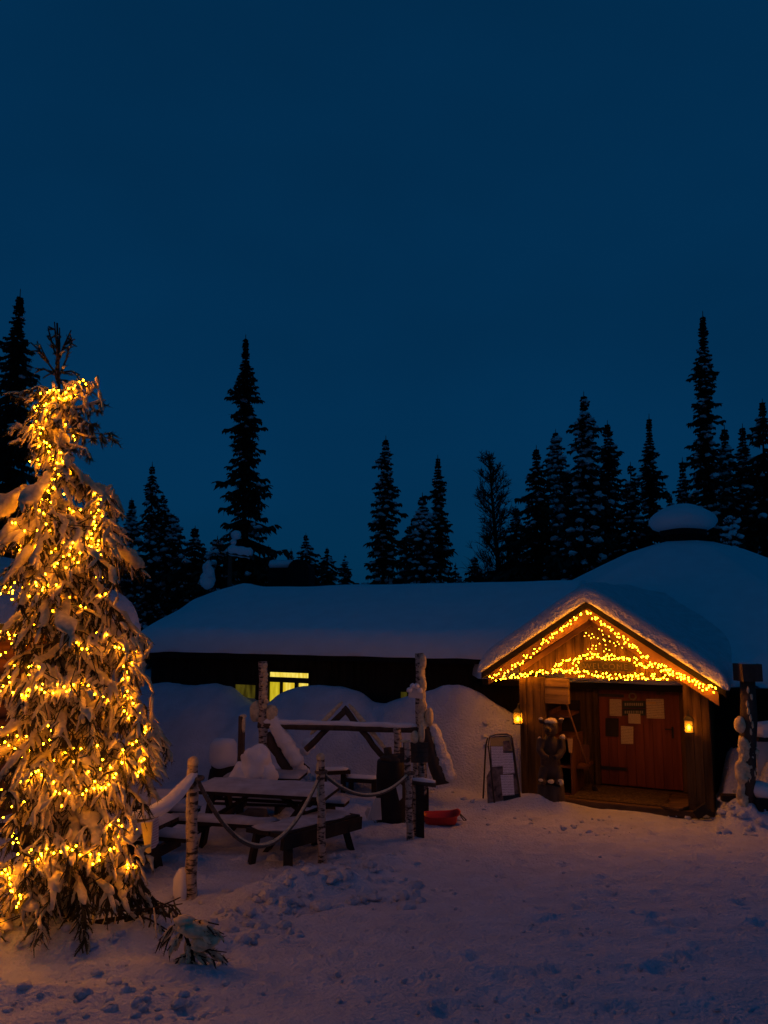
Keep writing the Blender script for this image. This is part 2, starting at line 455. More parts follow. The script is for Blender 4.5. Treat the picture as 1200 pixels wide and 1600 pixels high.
def ground_z(x, y):
    x = np.asarray(x, float); y = np.asarray(y, float)
    z = (np.interp(y - .7, _by, _bz) + np.interp(y, _by, _bz) * 2 + np.interp(y + .7, _by, _bz)) / 4
    a = x * AX[0] + y * AX[1]; b = x * BX[0] + y * BX[1]
    # snow slid off the long roof, piled along the wall
    crest = np.interp(a, _ca, _cz)
    crest = (crest * 2 + np.interp(a - .06, _ca, _cz) + np.interp(a + .06, _ca, _cz)) / 4
    foot = np.interp(a, [-12, -9, -7, -5.5, A_PL], [10.9, 11.0, 11.5, 12.1, 12.35])
    t = sstep((b - foot) / (BCREST - foot)) ** 0.75
    fall = 1 - 0.22 * sstep((b - BCREST - .05) / 0.6)
    on = sstep((A_PL + 0.05 - a) / 0.10) * sstep((16.5 - b) / 1.5) * sstep((a + 15) / 2.0)
    lump = 1 + 0.05 * vnoise(a * 1.3, b * 1.6, 3)
    z = z + np.maximum(crest - z, 0) * t * fall * lump * on
    # bank right of the porch
    on2 = sstep((a - A_PR + .02) / 0.25) * sstep((b - 12.0 - 0.22 * np.sin(a * 2)) / 1.2) * sstep((16 - b) / 1.5) * sstep((9 - a) / 1.0)
    h2 = 0.75 + 0.75 * sstep((a - A_PR - 0.35) / 0.9)
    z = z + on2 * h2 * (1 + (0.20 * vnoise(a * 4.3, b * 4.6, 8) + 0.12 * vnoise(a * 9, b * 9, 9)) * (1 - .85 * sstep((a - A_PR - .9) / .8)))
    # heap along the outside of the porch floor and under the signboard
    def g(px, py, amp, rx, ry=None, rot=0.0):
        c = G0(px, py); ry_ = ry or rx
        dx = x - c[0]; dy = y - c[1]
        if rot:
            dx, dy = dx * math.cos(rot) + dy * math.sin(rot), -dx * math.sin(rot) + dy * math.cos(rot)
        return amp * np.exp(-(dx / rx) ** 2 - (dy / ry_) ** 2)
    z = z + g(830, 1262, .16, .45, .30) + g(765, 1262, .10, .5, .3) + g(715, 1235, .16, .55, .5) + g(1120, 1262, .22, .30, .35) + g(860, 1268, .17, .34, .17)
    z = z + g(1168, 1290, .20, .34, .28) + g(690, 1250, .12, .4, .4)
    # mounds among the tables
    z = z + g(400, 1235, .42, .42, .40) + g(345, 1235, .15, .4, .4) + g(470, 1235, .10, .4, .3)
    # kicked-up berm beside the rope line, bank round the lit tree
    for (px, py, amp, r_) in ((410, 1412, .13, .34), (450, 1400, .10, .26), (485, 1398, .13, .28), (520, 1385, .15, .26), (548, 1392, .13, .2), (575, 1372, .13, .24),
                              (605, 1352, .11, .26), (640, 1335, .06, .3), (505, 1362, .05, .3), (380, 1440, .10, .25)):
        z = z + g(px, py, amp, r_, r_ * .8)
    z = z + g(40, 1480, .22, .55, .35) + g(150, 1500, .17, .45, .22) + g(240, 1480, .12, .24, .16) + g(235, 1525, .08, .5, .12)
    z = z + g(60, 1560, .07, .5, .14) + g(300, 1480, .10, .35, .25) + g(20, 1420, .10, .6, .4) + g(345, 1575, -.04, .4, .15)
    return z
def G0(px, py):
    """where the sight line meets the plain sloping ground"""
    r = ray(px, py); lo, hi = 1.0, 80.0
    for _ in range(50):
        mid = (lo + hi) / 2; t = mid / r[1]
        zb = float(np.interp(mid, _by, _bz))
        if CAMZ + r[2] * t > zb: lo = mid
        else: hi = mid
    t = lo / r[1]
    return Vector((r[0] * t, lo, CAMZ + r[2] * t))
def gz(x, y):
    return float(ground_z(np.array([x]), np.array([y]))[0])
def on_ground(px, py):
    c = G0(px, py)
    return Vector((c.x, c.y, gz(c.x, c.y)))

def axis(lo, hi, step, far):
    core = list(np.arange(lo, hi + 1e-6, step))
    def out(s, sign):
        r = []; d = step * 1.5; p = s
        while abs(p) < far:
            p = p + sign * d; r.append(p); d *= 1.22
        return r
    return np.array(sorted(out(lo, -1)) + core + out(hi, 1))
def make_ground():
    xs = axis(-7.0, 7.6, 0.045, 700); ys = axis(3.6, 16.6, 0.042, 700)
    X, Y = np.meshgrid(xs, ys)
    Z = ground_z(X, Y)
    a, b = ab(X, Y)
    flat = sstep((12.0 - b) / 0.8)                       # trodden yard, quieter on the slid-off drifts
    yard = sstep((X + 2.4 - (Y - 6) * .25) / 1.0)
    Z = Z + flat * (0.016 * fbm(X * 1.6, Y * 2.2, 2, 20) + 0.010 * fbm(X * 4.5, Y * 6.5, 3, 30) + 0.008 * vnoise(X * 12, Y * 12, 33))
    Z = Z + flat * (1 - yard) * 0.035 * fbm(X * 2.6, Y * 3.6, 3, 40)
    Z = Z + flat * 0.018 * np.maximum(0, fbm(X * 4.0 + .3 * Y, Y * 5.0, 3, 55) - 0.25)
    Z = Z + (1 - flat) * (0.030 * fbm(X * 1.6, Y * 1.6, 4, 60) + .004 * fbm(X * 6 + Y * 2.3, Y * 6 - X * 1.7, 3, 66))
    # foot prints
    rs = np.random.RandomState(5)
    for k in range(900):
        px = rs.uniform(-3.0, 5.2); py = rs.uniform(4.6, 11.6)
        if px < -2.0 + (py - 6) * .25 and rs.rand() < .6: continue
        rad = rs.uniform(.03, .065); dep = rs.uniform(.008, .024); an = rs.uniform(-.6, .6)
        i0, i1 = np.searchsorted(xs, (px - .35, px + .35)); j0, j1 = np.searchsorted(ys, (py - .35, py + .35))
        dx = X[j0:j1, i0:i1] - px; dy = Y[j0:j1, i0:i1] - py
        u = (dx * math.cos(an) + dy * math.sin(an)) / rad; v = (-dx * math.sin(an) + dy * math.cos(an)) / (rad * 1.9)
        q = u * u + v * v
        Z[j0:j1, i0:i1] += -dep * np.exp(-q * q) + dep * .45 * np.exp(-(np.sqrt(q) - 1.5) ** 2 * 5)
    nx, ny = len(xs), len(ys)
    verts = np.stack([X, Y, Z], -1).reshape(-1, 3)
    ii = np.arange(ny - 1)[:, None] * nx + np.arange(nx - 1)[None, :]
    faces = np.stack([ii, ii + 1, ii + nx + 1, ii + nx], -1).reshape(-1, 4)
    me = bpy.data.meshes.new('ground')
    me.vertices.add(len(verts)); me.vertices.foreach_set('co', verts.ravel())
    me.loops.add(faces.size); me.loops.foreach_set('vertex_index', faces.ravel().astype(np.int32))
    me.polygons.add(len(faces)); me.polygons.foreach_set('loop_start', np.arange(0, faces.size, 4, dtype=np.int32))
    me.update(calc_edges=True)
    me.polygons.foreach_set('use_smooth', [True] * len(faces))
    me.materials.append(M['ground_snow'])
    o = bpy.data.objects.new('ground', me); COL.objects.link(o); o['kind'] = 'structure'
make_ground()

# ================================================================== SNOW-COVERED ROOFS as sheets with a rounded lip
def grid_sheet(mb, us, vs, fn, pos, bottom):
    """closed sheet over a (u,v) grid: top = fn(u,v), skirt down to bottom(u,v)"""
    nu, nv = len(us), len(vs)
    top = [[pos(u, v, fn(u, v)) for u in us] for v in vs]
    V = []; F = []
    for j in range(nv):
        for i in range(nu): V.append(top[j][i])
    idx = lambda i, j: j * nu + i
    for j in range(nv - 1):
        for i in range(nu - 1): F.append((idx(i, j), idx(i + 1, j), idx(i + 1, j + 1), idx(i, j + 1)))
    ring = [(i, 0) for i in range(nu)] + [(nu - 1, j) for j in range(1, nv)] + [(i, nv - 1) for i in range(nu - 2, -1, -1)] + [(0, j) for j in range(nv - 2, 0, -1)]
    n = len(ring); base = len(V); LV = 4
    for s in range(1, LV + 1):
        for k, (i, j) in enumerate(ring):
            t = top[j][i]; bz = bottom(us[i], vs[j]); f = s / LV
            z = t[2] + (bz - t[2]) * f
            w = 0.018 * mnoise.noise(Vector((t[0] * 5, t[1] * 5, z * 14))) + 0.012 * mnoise.noise(Vector((t[0] * 14, t[1] * 14, z * 30)))
            V.append(Vector((t[0] + w * .5, t[1] - w * 1.2, z)))
    def rv(s, k):
        k %= n
        return idx(*ring[k]) if s == 0 else base + (s - 1) * n + k
    for s in range(LV):
        for k in range(n): F.append((rv(s, k), rv(s + 1, k), rv(s + 1, k + 1), rv(s, k + 1)))
    bi = {}
    for k, (i, j) in enumerate(ring): bi[(i, j)] = rv(LV, k)
    for j in range(1, nv - 1):
        for i in range(1, nu - 1):
            bi[(i, j)] = len(V); V.append(pos(us[i], vs[j], bottom(us[i], vs[j])))
    for j in range(nv - 1):
        for i in range(nu - 1): F.append((bi[(i, j)], bi[(i, j + 1)], bi[(i + 1, j + 1)], bi[(i + 1, j)]))
    mb.add(V, F)
def lip(d, T, r):
    """how much the snow has rounded off at distance d from its edge"""
    if d >= r: return 0.0
    q = 1 - max(d, 0) / r
    return T * (1 - math.sqrt(max(0.0, 1 - q * q)))
def smin(a, b, k):
    h = max(k - abs(a - b), 0) / k
    return min(a, b) - h * h * k * .25
def dense(lo, hi, step, edge, n=7):
    """grid line positions, closer together at the edges"""
    e = [edge * (1 - math.cos(math.pi / 2 * k / n)) for k in range(n)]
    mid = list(np.arange(lo + edge, hi - edge + 1e-6, max((hi - lo - 2 * edge) / max(1, round((hi - lo - 2 * edge) / step)), 1e-3)))
    return [lo + q for q in e] + mid + [hi - q for q in reversed(e)]

LODGE_A, LODGE_B = -3.0, 14.0
lodge = thing('timber_lodge', 'long dark timber lodge under deep snow with a lit gabled entrance', 'lodge', tuple(W(LODGE_A, LODGE_B, 0)), -ROT)

# ---- long wing
EB = 13.30; WB = 13.90
a_hip = A(318, 17.2, 914); z_ridge = L(610, 909, 17.2)[1]
a_left = A(203, EB, 1012)
z_eb = L(450, 1024, EB)[1]
SL = 0.36
T_W = 0.42
a_right = -3.4
bridge = EB + (z_ridge - (z_eb + T_W)) / SL
SHEAR = (a_hip - a_left) / (bridge - EB)
def WS(a, b, z):
    return W(a + SHEAR * (b - EB) * (a_right - a) / (a_right - a_left), b, z)
def wing_top(a, b):
    z = smin(z_eb + T_W + (b - EB) * SL, z_eb + T_W + (2 * bridge - EB - b) * SL, 0.35)
    z -= .30 * (1 - sstep((a - a_left) / 1.3)) * sstep((b - EB) / 3.0)
    z -= lip(b - EB, T_W * .92, .34); z -= lip(a - a_left, T_W * .80, .34); z -= lip(2 * bridge - EB - b, T_W * .9, .3)
    z += 0.025 * mnoise.noise(Vector((a * .9, b * .9, 0)))
    z += 0.11 * math.exp(-((a - A(432, bridge, 905)) / .32) ** 2 - ((b - bridge) / .6) ** 2)
    return z
def base_slope(a, b):
    return z_eb + (min(b, 2 * bridge - b) - EB) * SL - .05 * (1 - sstep((a - a_left) / 1.3))
mb = MB()
grid_sheet(mb, dense(a_left, a_right, .16, .34), dense(EB, 2 * bridge - EB, .16, .34), wing_top, WS,
           lambda a, b: base_slope(a, b) + .012 + .02 * mnoise.noise(Vector((a * 1.5, b * 1.5, 3))))
wing_snow = mb
mb = MB()     # boarded roof deck under the snow, 0.09 thick
aa = [a_left + .06, (a_left + a_right) / 2, a_right]; bb = [EB + .06, bridge, 2 * bridge - EB - .06]
def slab_grid(mb, aa, bb, fn, th):
    nu, nv = len(aa), len(bb)
    V = [WS(a, b, fn(a, b)) for b in bb for a in aa] + [WS(a, b, fn(a, b) - th) for b in bb for a in aa]
    F = []; o = nu * nv
    for j in range(nv - 1):
        for i in range(nu - 1):
            k = j * nu + i
            F.append((k, k + 1, k + nu + 1, k + nu)); F.append((o + k, o + k + nu, o + k + nu + 1, o + k + 1))
    for i in range(nu - 1):
        F.append((i, o + i, o + i + 1, i + 1)); q = (nv - 1) * nu + i; F.append((q, q + 1, o + q + 1, o + q))
    for j in range(nv - 1):
        q = j * nu; F.append((q, q + nu, o + q + nu, o + q)); q = j * nu + nu - 1; F.append((q, o + q, o + q + nu, q + nu))
    mb.add(V, F)
slab_grid(mb, aa, bb, lambda a, b: z_eb + (min(b, 2 * bridge - b) - EB) * SL - (.06 if a < a_left + 1 else 0), .10)
roof = mb.build('roof', 'roof', lodge)
wing_snow.build('roof_snow', 'snow', roof, smooth=True)
# log walls of the wing with an opening for each window
mb = MB()
WIN = [A(418, WB, 1070), A(486, WB, 1070)]
wz1 = L(450, 1047, WB)[1]; wz0 = 1.0
WIN2 = [A(622, WB, 1090), A(655, WB, 1090)]; w2z1 = L(635, 1077, WB)[1]
zt = z_eb + (WB - EB) * SL - .05
aL = a_left + .10
WALLGLOW = [A(364, WB, 1085), A(403, WB, 1085)]; w3z1 = L(385, 1066, WB)[1]  # added opening left of the window, holding the wall glow
segs = [(aL, WALLGLOW[0]), (WALLGLOW[1], WIN[0]), (WIN[1], WIN2[0]), (WIN2[1], -4.2)]
for s0, s1 in segs:
    n = max(1, int((s1 - s0) / .16))
    for k in range(n):
        x0 = s0 + (s1 - s0) * k / n; x1 = s0 + (s1 - s0) * (k + 1) / n
        dd = random.uniform(0, .018)
        mb.abox(x0 + .003, x1 - .003, WB - dd, WB + .12, -.2, zt)
for (w, z1) in ((WIN, wz1), (WIN2, w2z1), (WALLGLOW, w3z1)):
    mb.abox(w[0], w[1], WB, WB + .12, z1, zt); mb.abox(w[0], w[1], WB, WB + .12, -.2, wz0)
mb.abox(aL, aL + .14, WB + .12, 2 * bridge - WB, -.2, z_eb + .1)
mb.abox(aL, a_right, 2 * bridge - WB - .12, 2 * bridge - WB, -.2, z_eb + .2)
mb.build('wall', 'logwall', lodge)
def lodge_window(w, z0, z1, panes, transom):
    f = MB(); t = .05
    f.abox(w[0], w[1], WB - .03, WB + .05, z1 - t, z1); f.abox(w[0], w[0] + t, WB - .03, WB + .05, z0, z1 - t)
    f.abox(w[1] - t, w[1], WB - .03, WB + .05, z0, z1 - t); f.abox(w[0] + t, w[1] - t, WB - .028, WB + .05, z0, z0 + t)
    for q in transom: f.abox(w[0] + t, w[1] - t, WB - .026, WB + .05, q[0], q[1])
    for q in panes['bars']: f.abox(q[0], q[1], WB - .024, WB + .05, z0 + t, transom[0][0] if transom else z1 - t)
    fr = f.build('window', 'darkwood', lodge)
    s = MB(); s.abox(w[0] - .04, w[1] + .04, WB - .09, WB - .03, z0 - .05, z0); s.build('sill', 'darkwood', fr)
    for (p0, p1, q0, q1, mt) in panes['panes']:
        g = MB(); g.abox(p0, p1, WB + .02, WB + .032, q0, q1); g.build('pane', mt, fr)
tz1 = L(450, 1058.5, WB)[1]; tz0 = L(450, 1066.5, WB)[1]
x1 = A(438, WB, 1075); x2 = A(441.5, WB, 1075); x3 = A(461, WB, 1075); x4 = A(466, WB, 1075)
lodge_window(WIN, wz0, wz1, {'bars': [(x1, x2), (x3, x4)],
    'panes': [(WIN[0] + .05, WIN[1] - .05, tz1, wz1 - .05, 'pane'), (WIN[0] + .05, x1, wz0 + .05, tz0, 'pane_dim'), (x2, x3, wz0 + .05, tz0, 'pane'), (x4, WIN[1] - .05, wz0 + .05, tz0, 'pane')]},
    [(tz0, tz1)])
lodge_window(WALLGLOW, wz0, w3z1, {'bars': [], 'panes': [(WALLGLOW[0] + .05, WALLGLOW[1] - .05, wz0 + .05, w3z1 - .05, 'wall_glow_olive')]}, [])  # added frame and pane; the glow stands in for a lit wall patch
xm = (WIN2[0] + WIN2[1]) / 2
lodge_window(WIN2, wz0, w2z1, {'bars': [(xm - .02, xm + .02)], 'panes': [(WIN2[0] + .05, xm - .02, wz0 + .05, w2z1 - .05, 'pane_faint'), (xm + .02, WIN2[1] - .05, wz0 + .05, w2z1 - .05, 'pane_faint')]}, [])
mb = MB()
c_ = A(217, 13.45, 1050)
mb.tube([W(c_, 13.5, -.1), W(c_, 13.5, 1.0), W(c_ + .01, 13.5, z_eb - .02)], [.10, .095, .09], 12)
mb.build('birch_pillar', 'birch', lodge, smooth=True)

# ---- six-sided hall with the smoke hood
KA, KB = -1.55, 18.6
AP = KB - EB
z_ek = 1.80; T_K = 0.36; SK = 0.52
KTOP = z_ek + T_K + (AP - .70) * SK
def hexdist(a, b):
    """distance inward from the hexagon edge"""
    da, db = a - KA, b - KB
    return AP - max(abs(db), abs(da * math.cos(R(30)) + db * .5), abs(da * math.cos(R(30)) - db * .5))
def kota_top(a, b):
    d = hexdist(a, b)
    z = z_ek + T_K + d * SK
    z = smin(z, KTOP, .12)
    z -= lip(d, T_K * .92, .34)
    return z + 0.02 * mnoise.noise(Vector((a * .8, b * .8, 7)))
mb = MB()
NS = 96; RR = [0, .1, .2, .3, .4, .5, .6, .7, .76, .82, .87, .91, .935, .955, .97, .982, .991, .997, 1.0]
V = []; F = []
def hexr(th):
    m = max(abs(math.sin(th)), abs(math.cos(th) * math.cos(R(30)) + math.sin(th) * .5), abs(math.cos(th) * math.cos(R(30)) - math.sin(th) * .5))
    return AP / m
for r_ in RR:
    for k in range(NS):
        th = 2 * math.pi * k / NS; q = hexr(th) * r_
        a, b = KA + q * math.cos(th), KB + q * math.sin(th)
        V.append(W(a, b, kota_top(a, b)))
for s in (0.5, 1.0):
    for k in range(NS):
        th = 2 * math.pi * k / NS; q = hexr(th) * (1 + .004 * math.sin(k * 1.7))
        a, b = KA + q * math.cos(th), KB + q * math.sin(th); t = kota_top(a, b)
        V.append(W(a, b, t + (z_ek + .012 + .02 * mnoise.noise(Vector((a * 1.5, b * 1.5, 3))) - t) * s))
n_r = len(RR) + 2
for i in range(n_r - 1):
    for k in range(NS):
        k2 = (k + 1) % NS; F.append((i * NS + k, (i + 1) * NS + k, (i + 1) * NS + k2, i * NS + k2))
F.append(tuple((n_r - 1) * NS + k for k in range(NS)))
mb.add(V, F); hall_snow = mb
mb = MB(); V = []
for (rr, zz) in ((AP - .06, z_ek), (.9, z_ek + (AP - .96) * SK), (.9, z_ek + (AP - .96) * SK - .1), (AP - .06, z_ek - .10)):
    for k in range(6):
        th = R(60 * k); q = rr / math.cos(R(30))
        V.append(W(KA + q * math.cos(th), KB + q * math.sin(th), zz))
F = [tuple(range(6, 12)), tuple(range(17, 11, -1))]
for i, j in ((0, 6), (12, 18), (18, 0)):
    for k in range(6): F.append((i + k, i + (k + 1) % 6, j + (k + 1) % 6, j + k))
mb.add(V, F)
hroof = mb.build('hall_roof', 'roof', lodge)
hall_snow.build('hall_roof_snow', 'snow', hroof, smooth=True)
mb = MB()     # drum of the smoke hood
mb.lathe(W(KA, KB, 0), [(.42, KTOP - .25), (.43, KTOP + .12), (.50, KTOP + .16), (.50, KTOP + .34), (.46, KTOP + .40)], 24)
for k in range(14):
    an = 2 * math.pi * k / 14
    mb.box(W(KA + .45 * math.cos(an), KB + .45 * math.sin(an), KTOP + .05), (.05, .05, .44), rz=an)
drum = mb.build('smoke_hood', 'roof', lodge)
mb = MB()
ZC = KTOP + .30
mb.lathe(W(KA, KB, ZC), [(.30, 0), (.52, -.03), (.66, .03), (.73, .13), (.735, .20), (.69, .29), (.59, .38), (.46, .46), (.32, .53), (.18, .575), (.06, .59), (.005, .592)], 36)
mb.v = [tuple(Vector(p) + Vector((0, 0, .03 * mnoise.noise(Vector(p) * 1.6)))) for p in mb.v]
mb.build('hood_snow', 'snow', drum, smooth=True)
mb = MB()     # hall walls
ap = AP - .6
for k in range(6):
    t0, t1 = R(60 * k), R(60 * (k + 1)); q = ap / math.cos(R(30))
    p0 = (KA + q * math.cos(t0), KB + q * math.sin(t0)); p1 = (KA + q * math.cos(t1), KB + q * math.sin(t1))
    for (z0, z1) in [(-.2 + .22 * j, -.2 + .22 * j + .215) for j in range(11)]:
        if z1 > z_ek + .1: break
        q2 = (ap - .15) / math.cos(R(30))
        r0 = (KA + q2 * math.cos(t0), KB + q2 * math.sin(t0)); r1 = (KA + q2 * math.cos(t1), KB + q2 * math.sin(t1))
        o_ = .01 * (int(z0 * 50) % 2)
        V = [W(*p0, z0), W(*p1, z0), W(*r1, z0), W(*r0, z0), W(*p0, z1), W(*p1, z1), W(*r1, z1), W(*r0, z1)]
        mb.add(V, [(0, 1, 5, 4), (1, 2, 6, 5), (2, 3, 7, 6), (3, 0, 4, 7), (4, 5, 6, 7), (3, 2, 1, 0)])
mb.build('hall_wall', 'logwall', lodge)

# ================================================================== GABLED ENTRANCE
PF = 12.20                    # front edge of the porch roof
a_tl = A(752, PF, 1051); a_tr = A(1134, PF, 1079)
a_ap = A(916, PF, 940); z_ap = L(916, 940, PF)[1]
z_tl = L(752, 1051, PF)[1]; z_tr = L(1134, 1079, PF)[1]
sl_l = (z_ap - z_tl) / (a_ap - a_tl); sl_r = (z_ap - z_tr) / (a_tr - a_ap)
def gab(a):
    return z_ap - (a_ap - a) * sl_l if a < a_ap else z_ap - (a - a_ap) * sl_r
PB = 15.6
RT = .095
mb = MB()
def gable_slab(mb, b0, b1, top, th, x0=a_tl, x1=a_tr):
    V = []
    for b in (b0, b1):
        for a in (x0, a_ap, x1):
            V.append(W(a, b, gab(a) + top)); V.append(W(a, b, gab(a) + top - th))
    mb.add(V, [(0, 1, 3, 2), (2, 3, 5, 4), (6, 8, 9, 7), (8, 10, 11, 9), (0, 2, 8, 6), (2, 4, 10, 8), (1, 7, 9, 3), (3, 9, 11, 5), (0, 6, 7, 1), (4, 5, 11, 10)])
gable_slab(mb, PF, PB, 0, RT)
proof = mb.build('porch_roof', 'roof', lodge)
mb = MB()
T_P = .27
def porch_snow_top(a, b):
    k = .32
    zl = z_ap - (a_ap - a) * sl_l; zr = z_ap - (a - a_ap) * sl_r
    z = smin(zl, zr, k) + T_P + .10 * sstep((b - PF) / .8) + .05
    z += .022 * mnoise.noise(Vector((a * 2.2, b * 2.2, 5)))
    r = .16
    z -= lip(b - PF + .05, T_P * .25, r)
    z -= lip(a - a_tl + .05, T_P * .8, .25); z -= lip(a_tr + .05 - a, T_P * .8, .25)
    if b > PF + .9:
        d = hexdist(a, b)
        zk = kota_top(a, b) - .015 if d > .02 else z - 1
        if d > .02:
            kk = .5; h = max(kk - abs(z - zk), 0) / kk
            z = max(z, zk) + h * h * kk * .22 * sstep((b - PF - .9) / .8)
            if zk > z - .02: z = z - .0
    return float(z)
grid_sheet(mb, dense(a_tl - .05, a_tr + .05, .10, .25, 6), dense(PF - .05, PB, .10, .16, 6), porch_snow_top, W,
           lambda a, b: (gab(min(max(a, a_tl), a_tr)) + .008))
mb.build('porch_snow', 'crust_snow', proof, smooth=True)
# barge boards (lit orange), rafters behind them
mb = MB()
for (x0, x1) in ((a_tl + .10, a_ap), (a_ap, a_tr - .10)):
    V = [W(a, b, gab(a) + dz) for b in (PF + .05, PF + .085) for (a, dz) in ((x0, -RT - .002), (x1, -RT - .002), (x1, -RT - .20), (x0, -RT - .16))]
    mb.add(V, [(0, 3, 2, 1), (4, 5, 6, 7), (0, 1, 5, 4), (1, 2, 6, 5), (2, 3, 7, 6), (3, 0, 4, 7)])
mb.build('bargeboard', 'bargeboard', lodge)
GB = 12.55                    # gable boarding plane
z_beam = L(960, 1052, GB)[1]
mb = MB()
x = A_PL - .03
while x < A_PR:
    w = random.uniform(.11, .15); x2_ = min(x + w, A_PR + .03)
    dd = random.uniform(0, .02)
    z0 = z_beam - .02
    t0, t1 = gab(x) - RT - .01, gab(x2_) - RT - .01
    if min(t0, t1) > z0 + .02:
        g0, g1 = x + .004, x2_ - .004
        pts = [(g0, z0), (g1, z0), (g1, t1)] + ([(a_ap, z_ap - RT - .01)] if g0 < a_ap < g1 else []) + [(g0, t0)]
        n = len(pts)
        V = [W(a, GB - dd, z) for a, z in pts] + [W(a, GB + .05, z) for a, z in pts]
        mb.add(V, [tuple(range(n)), tuple(range(2 * n - 1, n - 1, -1))] + [(k, k + n, (k + 1) % n + n, (k + 1) % n) for k in range(n)])
    x = x2_
mb.build('gable', 'plank', lodge)
mb = MB()     # sloping trim on the gable, under the lights
for (x0, x1) in ((A_PL + .02, a_ap), (a_ap, A_PR - .02)):
    V = [W(a, b, gab(a) + dz) for b in (GB - .075, GB - .025) for (a, dz) in ((x0, -RT - .18), (x1, -RT - .18), (x1, -RT - .27), (x0, -RT - .27))]
    mb.add(V, [(0, 3, 2, 1), (4, 5, 6, 7), (0, 1, 5, 4), (1, 2, 6, 5), (2, 3, 7, 6), (3, 0, 4, 7)])
mb.build('gable_trim', 'bargeboard', lodge)
mb = MB(); mb.abox(A_PL2 - .05, A_PR + .02, GB - .06, GB + .08, z_beam - .085, z_beam - .02)
mb.build('lintel', 'plank', lodge)
DB = 13.62                    # door plane
# front left: vertical boards at the corner, pale boards over a dark alcove
a_p1 = A(851, 12.45)
mb = MB(); x = A_PL
while x < a_p1 - .01:
    x2_ = min(x + .115, a_p1); mb.abox(x + .003, x2_ - .003, 12.45 + random.uniform(0, .015), 12.62, -.1, min(z_beam - .09, gab(x) - RT - .02)); x = x2_
mb.build('corner_boards', 'plank', lodge)
z_al = L(870, 1100, 12.45)[1]
mb = MB(); z = z_al
while z < z_beam - .15:
    z2 = min(z + .13, z_beam - .09); mb.abox(a_p1 + .002, A_PL2, 12.47 + random.uniform(0, .012), 12.60, z + .002, z2 - .002); z = z2
mb.build('front_panel', 'pale_plank', lodge)
# right corner
mb = MB(); x = A_PR1
while x < A_PR - .01:
    x2_ = min(x + .12, A_PR); mb.abox(x + .003, x2_ - .003, 12.45 + random.uniform(0, .012), 12.70, -.1, min(z_beam - .09, gab(x2_) - RT - .02)); x = x2_
mb.build('corner_boards', 'plank', lodge)
# side walls
for (x0, x1) in ((A_PL + .01, A_PL + .10), (A_PR - .10, A_PR - .01)):
    mb = MB()
    b_ = 12.63 if x0 < -2 else 12.71
    while b_ < 13.9:
        mb.abox(x0, x1, b_ + .002, min(b_ + .15, 13.95) - .002, -.1, min(gab(x0), gab(x1)) - RT - .03); b_ += .15
    mb.build('side_wall', 'plank', lodge)
# back wall with the door
d0, d1 = A(937, DB, 1150), A(1064, DB, 1150)
zd1 = L(1000, 1064, DB)[1]; zd0 = .13
mb = MB(); x = A_PL + .11
while x < d0 - .09:
    x2_ = min(x + .14, d0 - .085); mb.abox(x + .003, x2_ - .003, DB + random.uniform(0, .02), DB + .12, -.1, min(2.5, gab(x) - RT - .04, gab(x2_) - RT - .04)); x = x2_
x = d1 + .09
while x < A_PR - .12:
    x2_ = min(x + .14, A_PR - .11); mb.abox(x + .003, x2_ - .003, DB + random.uniform(0, .02), DB + .12, -.1, min(2.5, gab(x) - RT - .04, gab(x2_) - RT - .04)); x = x2_
mb.abox(d0 - .08, d1 + .08, DB + .03, DB + .12, zd1 + .08, min(2.5, gab(d0 - .08) - .14, gab(d1 + .08) - .14))
mb.build('entrance_wall', 'plank', lodge)
mb = MB()
mb.abox(d0 - .08, d0 - .005, DB - .035, DB + .10, zd0, zd1 + .085); mb.abox(d1 + .005, d1 + .08, DB - .035, DB + .10, zd0, zd1 + .085)
mb.abox(d0 - .005, d1 + .005, DB - .033, DB + .10, zd1 + .01, zd1 + .085)
mb.build('door_frame', 'plank', lodge)
mb = MB(); n = 9
for k in range(n):
    q0 = d0 + (d1 - d0) * k / n; q1 = d0 + (d1 - d0) * (k + 1) / n
    mb.abox(q0 + .005, q1 - .005, DB + random.uniform(0, .010), DB + .05, zd0 + .015, zd1)
mb.abox(d0 + .01, d1 - .01, DB + .02, DB + .048, zd0 + .02, zd1 - .01)
door = mb.build('door', 'door', lodge)
mb = MB()
hx = A(1052, DB, 1160)
mb.abox(hx - .015, hx + .015, DB - .018, DB + .001, .95, 1.13); mb.tube([W(hx, DB - .02, 1.09), W(hx, DB - .06, 1.09), W(hx - .11, DB - .06, 1.09)], .011, 6)
mb.build('handle', 'iron', door)
for z_ in (zd0 + .25, zd1 - .28):
    mb = MB(); mb.abox(d0 + .01, d0 + .42, DB - .012, DB - .001, z_, z_ + .05); mb.build('strap_hinge', 'iron', door)
# porch floor
mb = MB(); n = 9
for k in range(n):
    b0 = 12.40 + (DB + .1 - 12.40) * k / n; b1 = 12.40 + (DB + .1 - 12.40) * (k + 1) / n
    mb.abox(A_PL2 - .25, A_PR1 + .12, b0 + .003, b1 - .003, -.1, .11 + random.uniform(-.004, .004))
mb.abox(A_PL2 - .1, A_PR1 + .14, 12.33, 12.395, -.1, .118)
mb.build('porch_floor', 'deck', lodge)
m0, m1 = A(893, 12.7, 1250), A(1040, 12.6, 1260)
mb = MB(); V = []; nx_, ny_ = 14, 10
for j in range(ny_ + 1):
    for i in range(nx_ + 1):
        a = m0 + (m1 - m0) * i / nx_; b = 12.48 + (DB - .12 - 12.48) * j / ny_
        V.append(W(a, b, .125 + .006 * mnoise.noise(Vector((a * 6, b * 6, 0)))))
F = [(j * (nx_ + 1) + i, j * (nx_ + 1) + i + 1, (j + 1) * (nx_ + 1) + i + 1, (j + 1) * (nx_ + 1) + i) for j in range(ny_) for i in range(nx_)]
